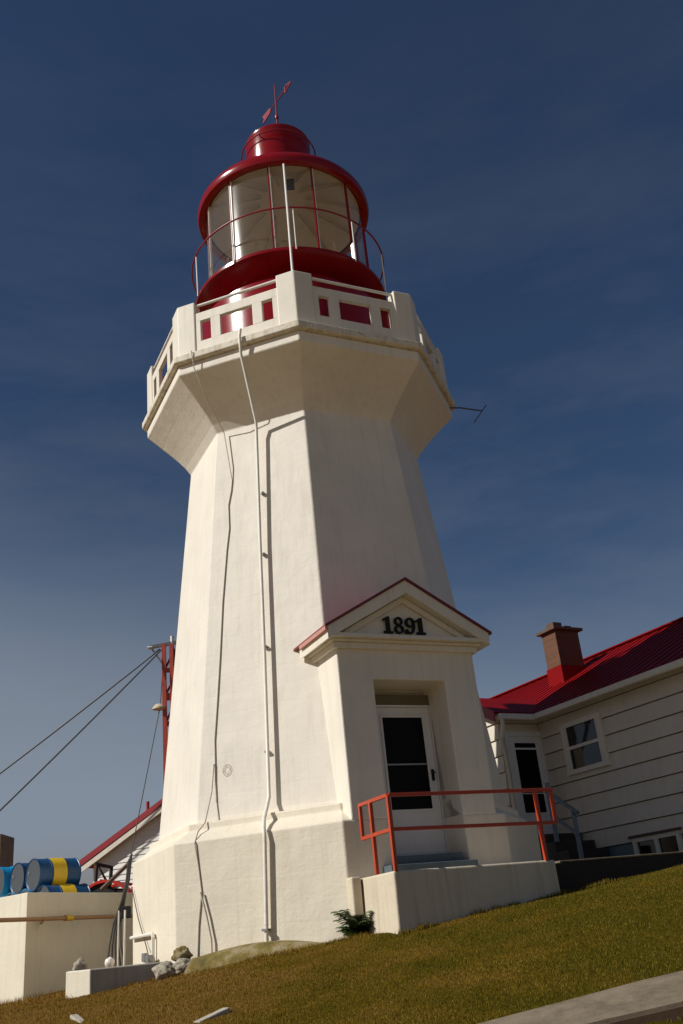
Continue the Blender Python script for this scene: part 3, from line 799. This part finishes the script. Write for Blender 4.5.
# leaning pole, hoses and fittings in the gap beside the plinth
P = lambda *a: Vector(a)
m = MB(); m.tube([P(-3.93, .5, 1.16), P(-3.47, .42, 1.52)], [.04, .03], 8)
tag(m.build('timber_pole', 'brown_wood', None), 'weathered brown timber pole slanting across the gap beside the plinth', 'pole')
m = MB()
for i in range(5):
    o = i * .03
    m.tube([P(-3.46 + o * .5, .35, 1.55 + o), P(-3.50 + o * .4, .38, 1.25), P(-3.58 + o * .6, .4, .95 + o), P(-3.72 + o, .45, .62), P(-3.78 + o * 1.5, .45, .3), P(-3.86 + o * 3, .5, -.25)], .014 + .003 * (i % 2), 7)
tag(m.build('hose_bundle', 'cable_dark', None, smooth=True), 'bundle of dark hoses hanging down the gap between bunker and plinth', 'hoses')
for x, w in ((-3.50, .016), (-3.60, .012)):
    m = MB(); m.tube([P(x, .2, -.3), P(x + .02, .2, .8)], w, 8)
    tag(m.build('vent_pipe', 'pipe_white', None, smooth=True), 'thicker upright white pipe against the plinth in the gap' if w > .014 else 'thinner upright white pipe next to the hanging hoses', 'pipe')
m = MB(); m.box(lambda a, b, z: P(a, b, z), -3.56, -3.42, .25, .40, .68, .86)
tag(m.build('junction_box', 'black_paint', None, bevel=.01), 'small black junction box above the white pipes beside the plinth', 'box')
def rock(name, c, sx, sy, sz, seed, mat='rock', sub=4, amp=.25):
    bm = bmesh.new(); bmesh.ops.create_icosphere(bm, subdivisions=sub, radius=1)
    from mathutils import noise as mn
    for v in bm.verts:
        d = 1 + 1.3 * amp * mn.noise(v.co * 1.5 + Vector((seed * 3.1, seed, 0))) + .6 * amp * mn.noise(v.co * 3.7 + Vector((seed, 0, 5))) + amp * .22 * mn.noise(v.co * 9 + Vector((seed, 3, 5)))
        v.co = Vector((v.co.x * sx, v.co.y * sy, v.co.z * sz)) * d
    me = bpy.data.meshes.new(name); bm.to_mesh(me); bm.free(); me.materials.append(MATS[mat])
    for p in me.polygons: p.use_smooth = True
    o = bpy.data.objects.new(name, me); COL.objects.link(o); o.location = c; return o
tag(rock('lamp_housing', (-3.62, -.25, .05), .075, .07, .085, 2, 'white_metal', 3, .12), 'dented white lamp housing lying on the low wall behind the hoses', 'lamp')
tag(rock('rock', (-3.50, -2.52, .03), .09, .08, .10, 5), 'dark lumpy stone sitting on the left end of the low grey wall', 'rock')

# low grey wall
LW = lambda a, b, z: Vector((-2.42, -2.62, 0)) + Vector((math.cos(R(200)), math.sin(R(200)), 0)) * a + Vector((math.cos(R(110)), math.sin(R(110)), 0)) * b + Vector((0, 0, z))
m = MB(); _d = Vector((math.cos(R(150)), math.sin(R(150)), 0)) * .42
_q = [LW(-.1, 0, 0), LW(-.1, 0, 0) + _d, LW(.9, 0, 0) + _d, LW(.9, 0, 0)]
m.prism([p - V(0, 0, .9) for p in _q], _q)
lw = m.build('low_wall', ['low_wall_grey', 'tank_white'], None, bevel=.015)
tag(lw, 'low grey concrete wall with its sunlit end coloured white left of the plinth', 'wall')
for p in lw.data.polygons:
    if p.normal.dot(LW(1, 0, 0) - LW(0, 0, 0)) > .6: p.material_index = 1  # sunlit end face coloured white, the light is in the colour
tag(rock('rock', (-2.34, -2.78, -.12), .15, .12, .11, 1), 'pale stone beside the left corner of the plinth, largest of its heap', 'rock', 'rocks at the plinth corner')
tag(rock('rock', (-2.10, -2.80, -.09), .14, .11, .10, 3), 'pale round stone right of the largest stone at the plinth corner', 'rock', 'rocks at the plinth corner')
tag(rock('rock', (-2.14, -2.68, .05), .13, .10, .10, 4, 'mossy_concrete'), 'mossy stone on top of the two pale stones at the plinth corner', 'rock', 'rocks at the plinth corner')
tag(rock('rock', (-3.42, -3.05, -.44), .13, .1, .08, 8), 'small grey stone in the grass under the end of the low wall', 'rock')
tag(rock('rock', (-3.2, -2.98, -.42), .1, .08, .07, 9), 'flat grey stone in the grass along the low wall', 'rock')

# mossy footing bulge at the foot of the plinth
m = MB(); N = 24; prof = []
pts0 = []; pts1 = []
for i in range(N + 1):
    t = i / N; a = -.79 + 1.90 * t; hgt = .01 + .13 * (math.sin(math.pi * min(1, t * 1.0)) ** .8) - .05 * t
    pts0.append((a, hgt))
rows = []
for j, (b, f) in enumerate(((3.0, 1.0), (3.12, 1.0), (3.22, .85), (3.33, .45), (3.42, -.1), (3.5, -1.2), (3.5, -3))):
    rows.append([FL(a * (1 + .03 * j), b, (h - .0) * f if f > 0 else h * .2 + f * .13 - .05 + .0) for a, h in pts0])
for i in range(len(rows) - 1):
    m.poly(rows[i] + rows[i + 1], [(k, k + 1, N + 2 + k, N + 1 + k) for k in range(N)])
tag(m.build('mossy_footing', 'mossy_concrete', None, smooth=True), kind='structure')

# shed
SC = Vector((-7.49, 13.43, 2.72)); su = Vector((math.cos(R(-69 + 0)), math.sin(R(-69)), 0)); su = Vector((.955, -.28, 0)).normalized()
sb = Vector((-su.y, su.x, 0))      # away from the camera
shed = thing('shed', 'white boarded shed with a red edged gable roof far behind the barrels', 'shed', SC + V(1, 0, -2.5))
sl = .535; hw = 3.1
def SF(a, b, z): return SC + su * a + sb * b + Vector((0, 0, z))
m = MB()
for s in (0, 1):
    q = [SF(0 if s == 0 else 2 * hw, -.22, 0), SF(hw, -.22, sl * hw), SF(hw, 6, sl * hw), SF(0 if s == 0 else 2 * hw, 6, 0)]
    m.prism([p - V(0, 0, .05) for p in q], q)
m.build('roof', 'roof_red', shed)
m = MB()
for s in (0, 1):
    x0 = -.02 if s == 0 else 2 * hw + .02
    m.prism([SF(x0, -.25, -.06), SF(hw, -.25, sl * hw - .06), SF(hw, -.25, sl * hw + .12), SF(x0, -.25, .12)],
            [SF(x0, -.222, -.06), SF(hw, -.222, sl * hw - .06), SF(hw, -.222, sl * hw + .12), SF(x0, -.222, .12)])
m.build('barge_board', 'fascia_red', shed)
m = MB()
for s in (0, 1):
    x0 = .03 if s == 0 else 2 * hw - .03
    m.prism([SF(x0, -.232, -.22), SF(hw, -.232, sl * hw - .22), SF(hw, -.232, sl * hw - .062), SF(x0, -.232, -.062)],
            [SF(x0, -.18, -.22), SF(hw, -.18, sl * hw - .22), SF(hw, -.18, sl * hw - .062), SF(x0, -.18, -.062)])
m.build('verge_trim', 'trim_white', shed)
m = MB(); z = -2.6
while z < sl * hw - .35:
    ze = z + .16; xa = max(.35, (z + .10) / sl); xb = max(.35, (ze + .10) / sl); W2 = 2 * hw
    if xb < hw: m.hexa([SF(xa, 0, z), SF(W2 - xa, 0, z), SF(W2 - xa, -.03, z), SF(xa, -.03, z), SF(xb, 0, ze), SF(W2 - xb, 0, ze), SF(W2 - xb, -.008, ze), SF(xb, -.008, ze)])
    z = ze
m.build('wall', 'shed_white', shed)
m = MB(); m.hexa([SF(.36, .01, -2.6), SF(2 * hw - .36, .01, -2.6), SF(2 * hw - .36, 5.8, -2.6), SF(.36, 5.8, -2.6), SF(.36, .01, .05), SF(2 * hw - .36, .01, .05), SF(2 * hw - .36, 5.8, .05), SF(.36, 5.8, .05)])
m.build('side_wall', 'shed_white', shed)
m = MB(); m.tube([SF(1.95, .3, 1.0), SF(1.95, .3, 1.62)], .05, 8); m.build('stove_pipe', 'fascia_red', shed)

# mast
MX = Vector((-4.47, 10.8, 0))
mast = thing('lattice_mast', 'red lattice mast with a crossarm behind the left side of the lighthouse', 'mast', MX + V(0, 0, .3))
ma = Vector((.985, .17, 0)).normalized(); mb_ = Vector((.72, .69, 0)); MW = .22; MT = 8.42
def MP(a, b, z): return MX + ma * a + mb_ * b + Vector((0, 0, z))
for a in (-MW / 2, MW / 2):
    for b in (0, MW * 1.3):
        m = MB(); m.bar(MP(a, b, .2), MP(a, b, MT), .115); m.build('leg', 'mast_red', mast)
z = .62; i = 0
while z < MT:
    m = MB()
    for b in (0, MW * 1.3): m.bar(MP(-MW / 2, b, z), MP(MW / 2, b, z), .10, .12 if i % 2 else .2)
    for a in (-MW / 2, MW / 2): m.bar(MP(a, 0, z), MP(a, MW * 1.3, z + .5), .05)
    m.build('cross_brace', 'mast_red', mast); z += .78; i += 1
m = MB(); m.bar(MP(0, .2, .3), MP(0, .2, 8.3), .10); m.build('cable_tray', 'fascia_red', mast)
m = MB(); m.bar(MP(-.62, .1, 8.36), MP(.6, .1, 8.55), .09, .09); m.build('crossarm', 'galvanised', mast)
m = MB(); m.bar(MP(-.54, .1, 8.32), MP(-.10, .1, 7.65), .05); m.build('arm_brace', 'galvanised', mast)
m = MB(); m.tube([MP(.05, .1, 8.4), MP(.05, .1, 8.68)], .05, 8); m.build('insulator', 'white_metal', mast)
m = MB(); m.tube([MP(-.66, .1, 8.35), MP(-.52, .1, 8.37)], .055, 8); m.build('insulator', 'white_metal', mast)
m = MB(); m.lathe([(.0, .12), (.1, .1), (.19, .0), (.19, -.04), (.08, -.07), (0, -.07)], 20, MP(-.27, .0, 6.55))
lm = m.build('floodlight', 'lamp_beige', mast, smooth=True)
m = MB(); m.bar(MP(-.3, 0, 6.63), MP(-.1, 0, 6.63), .04); m.build('lamp_arm', 'mast_red', lm)
def sag(p, q, d, n=16):
    p = Vector(p); q = Vector(q)
    return [p.lerp(q, i / n) - Vector((0, 0, d * 4 * (i / n) * (1 - i / n))) for i in range(n + 1)]
m = MB(); m.tube(sag(MP(-.12, .1, 8.42), (-11.95, 6.25, -.35), .12, 30), .022, 6)
tag(m.build('overhead_cable', 'cable_dark', None), 'lower of the two dark cables running down left from the mast head', 'cable')
m = MB(); m.tube(sag(MP(-.3, .1, 8.3), (-19.9, 13.95, -.4), .25, 40), .022, 6)
tag(m.build('overhead_cable', 'cable_dark', None), 'upper of the two dark cables running down left from the mast head', 'cable')
m = MB(); m.tube([MP(-.13, 0, 8.0), MP(-.22, -.02, 6.6), (-5.75, 10.3, 1.2)], .014, 6)
tag(m.build('guy_wire', 'cable_dark', None), 'thin wire dropping steeply from the mast towards the shed roof', 'wire')

# tractor
TR = Vector((-5.08, 7.2, .52))
tr = thing('tractor', 'red tractor with black roll bar half hidden behind the bunker', 'tractor', TR)
def TF(a, b, z): return TR + Vector((.99, -.1, 0)) * a + Vector((.1, .99, 0)) * b + Vector((0, 0, z))
wq = (TF(0, 1, 0) - TF(0, 0, 0)).to_track_quat('Z', 'Y').to_matrix()
for b in (-.62, .62):
    m = MB(); m.lathe([(.28, -.15), (.50, -.16), (.56, -.10), (.56, .10), (.50, .16), (.28, .15)], 28, TF(-.25, b, .56), wq); w = m.build('rear_wheel', 'rubber', tr, smooth=True)
    m = MB(); m.lathe([(.28, -.12), (.27, -.02), (.08, .0), (.0, .0)], 20, TF(-.25, b, .56), wq); m.build('rim', 'white_metal', w, smooth=True)
    m = MB()
    for i in range(8):
        t0, t1 = R(20 + 17 * i), R(20 + 17 * (i + 1))
        m.hexa([TF(-.1 + .66 * math.cos(t), b + s, .52 + .66 * math.sin(t)) for t, s in ((t0, -.2), (t1, -.2), (t1, .2), (t0, .2))] +
               [TF(-.1 + .70 * math.cos(t), b + s, .52 + .72 * math.sin(t)) for t, s in ((t0, -.2), (t1, -.2), (t1, .2), (t0, .2))])
    m.build('fender', 'tractor_red', tr, smooth=True)
    m = MB(); m.lathe([(.15, -.1), (.30, -.1), (.33, 0), (.30, .1), (.15, .1)], 24, TF(1.55, b * .85, .33), wq); m.build('front_wheel', 'rubber', tr, smooth=True)
m = MB(); m.box(TF, .35, 1.75, -.3, .3, .6, 1.12); m.build('hood', 'tractor_red', tr, bevel=.06)
m = MB(); m.box(TF, -.6, .5, -.4, .4, .45, .75); m.build('chassis', 'black_paint', tr)
m = MB(); m.tube([TF(-.42, -.5, .8), TF(-.36, -.5, 1.62), TF(-.05, -.5, 1.05)], .045, 8); m.tube([TF(-.36, -.5, 1.6), TF(-.36, .5, 1.6), TF(-.42, .5, .8)], .045, 8); m.build('roll_bar', 'black_paint', tr, smooth=True)
m = MB(); m.box(TF, -.35, .05, -.22, .22, .9, 1.0); m.box(TF, -.42, -.34, -.22, .22, .98, 1.3); m.build('seat', 'black_paint', tr, bevel=.03)

# brown wooden tower-like box behind the drums
CB = Vector((-8.10, 7.1, 0))
cb = thing('wooden_bin', 'tall dark brown wooden bin with a lid beyond the blue drums', 'bin', CB)
def CFm(a, b, z): return CB + Vector((a, b, z))
m = MB()
for i in range(5): m.box(CFm, -.45 + i * .17, -.45 + i * .17 + .155, -.4, -.36, -.3, 2.68)
m.box(CFm, -.44, .395, -.355, .4, -.3, 2.66)
m.build('body', 'brown_wood', cb)
m = MB(); m.box(CFm, -.5, .38, -.46, .46, 2.82, 2.93); m.box(CFm, .36, .44, -.46, .46, -.3, 2.98); m.build('lid', 'brown_wood', cb, bevel=.01)

# driftwood
for (p, q, w, h, lab) in (((-1.36, -6.90, -.52), (-1.11, -6.70, -.44), .11, .06, 'weathered grey plank lying in the grass at the bottom left of centre'),
                          ((-2.85, -5.30, -.42), (-2.58, -5.80, -.51), .08, .045, 'short bleached board end in the grass at the bottom left')):
    m = MB(); m.bar(p, q, w, h); tag(m.build('plank', 'grey_wood', None, bevel=.01), lab, 'plank')

# ------------------------------------------------------------------ ground
def gz(x, y):
    xx = np.where(x > 5, 5 + (x - 5) * .15, np.where(x < -7, -7 + (x + 7) * .1, x))
    yy = np.clip(y, -40, 8)
    z = .13 + .10 * xx + .03 * yy + np.where(yy < -4, (yy + 4) * .10, 0)
    z = np.maximum(z, -1.75 + .0 * x)
    fr_ = -9.18 + (x - .86) * .114 - .66
    z = z - .40 * np.clip((fr_ - y) / .25, 0, 1)
    z += .018 * np.sin(x * 1.3 + .4 * y) * np.cos(y * 1.1) + .01 * np.sin(x * 3.1 + 1) * np.sin(y * 2.7)
    return z
def grid(name, xs, ys, mat, dz=0.):
    X, Y = np.meshgrid(xs, ys); Z = gz(X, Y) + dz; nx, ny = len(xs), len(ys)
    vs = np.stack([X.ravel(), Y.ravel(), Z.ravel()], 1)
    fs = [(j * nx + i, j * nx + i + 1, (j + 1) * nx + i + 1, (j + 1) * nx + i) for j in range(ny - 1) for i in range(nx - 1)]
    me = bpy.data.meshes.new(name); me.from_pydata(vs.tolist(), [], fs); me.materials.append(MATS[mat])
    for p in me.polygons: p.use_smooth = True
    o = bpy.data.objects.new(name, me); COL.objects.link(o); return o
def axis_pts(lo, hi, fine0, fine1, step):
    a = list(np.arange(fine0, fine1, step)); far = [1, 2, 4, 8, 16, 32, 64, 128, 256, 500]
    return np.array([fine0 - f for f in far[::-1] if fine0 - f >= lo - 1] + a + [fine1 + f for f in far if fine1 + f <= hi + 1])
gr = grid('ground', axis_pts(-500, 500, -14, 14, .25), axis_pts(-100, 500, -18, 10, .25), 'turf')
tag(gr, kind='structure')

def mk_bounce():
    m, nt, b = newmat('bounce_pale'); v = mapped(nt)
    c = ramp(nt, noise(nt, v, 30, 8, .75), [(.3, (.32, .225, .11)), (.7, (.52, .375, .20))])
    nt.links.new(c, b.inputs['Base Color']); b.inputs['Roughness'].default_value = 1; bump(nt, b, noise(nt, v, 60, 6, .7), .6, .02)
mk_bounce()
bnc = grid('bounce_sheet', np.array([-60., -30, -15, -7, -3, 0, 3, 7, 15, 30, 60]), np.concatenate([np.arange(-60, -24, 4.), np.arange(-24, -12.5, .5)]), 'bounce_pale', .03)  # added unseen behind the camera, bounces warm light onto shaded faces
tag(bnc, kind='structure')
# grass blades (nobody could count them)
def blades(n, x0, x1, y0, y1, hmin, hmax, w):
    x = rng.uniform(x0, x1, n); y = rng.uniform(y0, y1, n)
    keep = (np.hypot(x, y) > 3.0)
    # keep off the walkway
    wv = (y - (WA[1] + (x - WA[0]) * WT))
    keep &= ~((wv < .02) & (wv > -WWID - .05) & (x > WA[0] - 8))
    x, y = x[keep], y[keep]; n = len(x)
    z = gz(x, y); h = rng.uniform(hmin, hmax, n); t = rng.uniform(0, 2 * np.pi, n); lean = rng.uniform(.0, .9, n) * h; la = rng.uniform(0, 2 * np.pi, n)
    dx, dy = np.cos(t) * w, np.sin(t) * w
    a = np.stack([x - dx, y - dy, z - .005], 1); b = np.stack([x + dx, y + dy, z - .005], 1)
    c = np.stack([x + np.cos(la) * lean, y + np.sin(la) * lean, z + h], 1)
    return np.stack([a, b, c], 1).reshape(-1, 3)
WA = (.86, -9.18); WT = .114; WWID = .62
vs = np.concatenate([blades(480000, -6.5, 8.5, -12.2, -1.0, .007, .021, .0036), blades(9000, -6.5, 8.5, -12, -1.5, .02, .045, .0036)])
def fringe(p, q, n, w, hmin, hmax):
    t = rng.uniform(0, 1, n); x = p[0] + (q[0] - p[0]) * t + rng.normal(0, w, n); y = p[1] + (q[1] - p[1]) * t - np.abs(rng.normal(0, w, n))
    clump = .5 + .5 * np.sin(t * 37 + 3 * np.sin(t * 11)); z = gz(x, y); h = .62 * rng.uniform(hmin, hmax, n) * (.35 + clump)
    th = rng.uniform(0, 2 * np.pi, n); la = rng.uniform(0, 2 * np.pi, n); le = rng.uniform(.1, .7, n) * h; ww = .004
    a = np.stack([x - np.cos(th) * ww, y - np.sin(th) * ww, z - .005], 1); b = np.stack([x + np.cos(th) * ww, y + np.sin(th) * ww, z - .005], 1)
    c = np.stack([x + np.cos(la) * le, y + np.sin(la) * le, z + h], 1)
    return np.stack([a, b, c], 1).reshape(-1, 3)
vs = np.concatenate([vs, fringe(FR(-1.2, 4.18, 0), FR(1.25, 4.18, 0), 2600, .03, .03, .11), fringe((2.8, -3.12), (7.5, -1.45), 3000, .03, .03, .09),
                     fringe((-3.7, -2.7), (-2.3, -2.75), 1500, .04, .03, .10), fringe((-2.2, -2.75), (.2, -3.75), 3500, .12, .03, .09), fringe((-5.5, .6), (-3.7, -1.6), 2500, .2, .05, .16),
                     fringe((-4, -9.71), (6, -8.58), 5000, .03, .02, .06), fringe((-6, 1.2), (-8, 2.5), 1500, .1, .04, .12)])
nb = len(vs) // 3
me = bpy.data.meshes.new('grass')
me.vertices.add(len(vs)); me.vertices.foreach_set('co', vs.ravel().astype(np.float32))
me.loops.add(len(vs)); me.loops.foreach_set('vertex_index', np.arange(len(vs), dtype=np.int32))
me.polygons.add(nb); me.polygons.foreach_set('loop_start', np.arange(0, len(vs), 3, dtype=np.int32))
me.update(calc_edges=True); me.validate(); me.materials.append(MATS['grass_blades'])
go = bpy.data.objects.new('grass', me); COL.objects.link(go)
tag(go, 'short dry lawn grass on the slope below the lighthouse', 'grass', kind='stuff')

# walkway along the bottom right
m = MB()
def wk(x, d, dz): 
    y = WA[1] + (x - WA[0]) * WT - d
    return Vector((x, y, float(gz(np.array(x), np.array(max(y, WA[1] + (x - WA[0]) * WT - WWID)))) + dz))
xs = np.arange(-5, 8.01, .5)
for i in range(len(xs) - 1):
    a, b = float(xs[i]), float(xs[i + 1])
    m.hexa([wk(a, 0, -.6), wk(b, 0, -.6), wk(b, WWID, -.6), wk(a, WWID, -.6), wk(a, 0, .03), wk(b, 0, .03), wk(b, WWID, .02), wk(a, WWID, .02)])
tag(m.build('walkway', 'walk_concrete'), kind='structure')
m = MB()
for i in range(len(xs) - 1):
    a, b = float(xs[i]), float(xs[i + 1])
    m.hexa([wk(a, WWID + .003, -.7), wk(b, WWID + .003, -.7), wk(b, WWID + .06, -.7), wk(a, WWID + .06, -.7), wk(a, WWID + .003, -.0), wk(b, WWID + .003, -.0), wk(b, WWID + .06, -.0), wk(a, WWID + .06, -.0)])
tag(m.build('walkway_board', 'brown_wood'), 'dark timber edge board along the concrete walkway at the bottom right', 'board')

# fern at the terrace corner
fe = thing('fern', 'green fern growing between the plinth corner and the white terrace', 'fern', (.27, -3.52, .05))
for i in range(80):
    t = R(random.uniform(0, 360)); L = random.uniform(.2, .5); rise = random.uniform(.5, 1.3)
    m = MB(); c = Vector((.17 + random.uniform(-.08, .08), -3.47, .04)); d = Vector((math.cos(t), math.sin(t), 0)); sd_ = Vector((-d.y, d.x, 0))
    N = 9; pr = []
    for j in range(N + 1):
        f = j / N; pr.append(c + d * (L * .5 * f) + Vector((0, 0, L * rise * (f - .55 * f * f) * 1.3)))
    for j in range(1, N + 1):
        w = .12 * math.sin(math.pi * min(1, .12 + j / N * .88)) + .01
        for s in (-1, 1):
            p = pr[j]; tip = p + sd_ * (s * w) + d * .05 + Vector((0, 0, -.02))
            m.poly([p - d * .026, p + d * .026, tip], [(0, 1, 2)])
    for j in range(N): m.poly([pr[j] - sd_ * .004, pr[j] + sd_ * .004, pr[j + 1]], [(0, 1, 2)])
    m.build('frond', 'leaf', fe)

# ------------------------------------------------------------------ sky, sun, camera
SUN_AZ, SUN_EL = -160.5, 37.5
w = bpy.data.worlds.new('World'); sc.world = w; w.use_nodes = True
nt = w.node_tree; bg = nt.nodes['Background']
sky = nt.nodes.new('ShaderNodeTexSky'); sky.sky_type = 'NISHITA'; sky.sun_disc = False
sky.sun_elevation = R(SUN_EL); sky.sun_rotation = R(90 - SUN_AZ)
sky.air_density = 1.0; sky.dust_density = .4; sky.ozone_density = 1.5; sky.altitude = 0
tc = nt.nodes.new('ShaderNodeTexCoord')
mp = nt.nodes.new('ShaderNodeMapping'); mp.inputs['Scale'].default_value = (1.2, 1.2, 4.5); mp.inputs['Rotation'].default_value = (.25, .35, .4)
nt.links.new(tc.outputs['Generated'], mp.inputs['Vector'])
cl = ramp(nt, noise(nt, mp.outputs['Vector'], 2.1, 8, .62), [(.42, 0), (.8, 1)])
sx = nt.nodes.new('ShaderNodeSeparateXYZ'); nt.links.new(tc.outputs['Generated'], sx.inputs[0])
lowf = node(nt, 'ShaderNodeMapRange'); lowf.inputs[1].default_value = .85; lowf.inputs[2].default_value = .05; lowf.inputs[3].default_value = .015; lowf.inputs[4].default_value = .46
nt.links.new(sx.outputs[2], lowf.inputs[0])
ml = node(nt, 'ShaderNodeMath', operation='MULTIPLY'); nt.links.new(cl, ml.inputs[0]); nt.links.new(lowf.outputs[0], ml.inputs[1])
TINT = mix(nt, 1.0, sky.outputs[0], (.535, .665, .835), 'MULTIPLY')
hz = node(nt, 'ShaderNodeMapRange'); hz.interpolation_type = 'SMOOTHERSTEP'; hz.inputs[1].default_value = .44; hz.inputs[2].default_value = .06; hz.inputs[3].default_value = 0; hz.inputs[4].default_value = 1.0
zx = node(nt, 'ShaderNodeMath', operation='MULTIPLY_ADD'); zx.inputs[1].default_value = .22; nt.links.new(sx.outputs[0], zx.inputs[0]); nt.links.new(sx.outputs[2], zx.inputs[2])
nt.links.new(zx.outputs[0], hz.inputs[0])
TINT = mix(nt, hz.outputs[0], TINT, (4.6, 5.5, 6.8))
skyc = mix(nt, ml.outputs[0], TINT, (4.0, 4.4, 4.9))
wm = node(nt, 'ShaderNodeMapRange'); wm.interpolation_type = 'SMOOTHSTEP'; wm.inputs[1].default_value = .13; wm.inputs[2].default_value = .02; wm.inputs[3].default_value = 0; wm.inputs[4].default_value = 1
nt.links.new(sx.outputs[2], wm.inputs[0])
skyc = mix(nt, wm.outputs[0], skyc, (4.7, 4.2, 3.55))
nt.links.new(skyc, bg.inputs[0]); bg.inputs[1].default_value = .05
ld = bpy.data.lights.new('Sun', 'SUN'); ld.energy = 4.35; ld.angle = R(.53); ld.color = (1, .965, .895)
lo = bpy.data.objects.new('Sun', ld); COL.objects.link(lo)
sd3 = Vector((math.cos(R(SUN_EL)) * math.cos(R(SUN_AZ)), math.cos(R(SUN_EL)) * math.sin(R(SUN_AZ)), math.sin(R(SUN_EL))))
lo.rotation_euler = sd3.to_track_quat('Z', 'Y').to_euler(); lo.location = sd3 * 60

cam = bpy.data.cameras.new('Camera'); co = bpy.data.objects.new('Camera', cam); COL.objects.link(co)
cam.sensor_fit = 'VERTICAL'; cam.sensor_height = 36; cam.lens = 952.6 / 1024 * 36; cam.clip_end = 2000; cam.clip_start = .05
pitch, roll, yaw = PITCH, ROLL, YAW = .42064, -.10053, .03746
F0 = Vector((math.sin(yaw), math.cos(yaw), 0)); Rt0 = Vector((math.cos(yaw), -math.sin(yaw), 0)); U0 = Vector((0, 0, 1))
F = F0 * math.cos(pitch) + U0 * math.sin(pitch); U = -F0 * math.sin(pitch) + U0 * math.cos(pitch)
Rt = Rt0 * math.cos(roll) + U * math.sin(roll); U2 = -Rt0 * math.sin(roll) + U * math.cos(roll)
M = Matrix((Rt, U2, -F)).transposed().to_4x4(); M.translation = Vector((0, -16.35, .04)); co.matrix_world = M
sc.camera = co
sc.view_settings.view_transform = 'Standard'; sc.view_settings.look = 'None'; sc.view_settings.exposure = -.05; sc.view_settings.gamma = 1
sc.cycles.max_bounces = 8; sc.cycles.transparent_max_bounces = 16
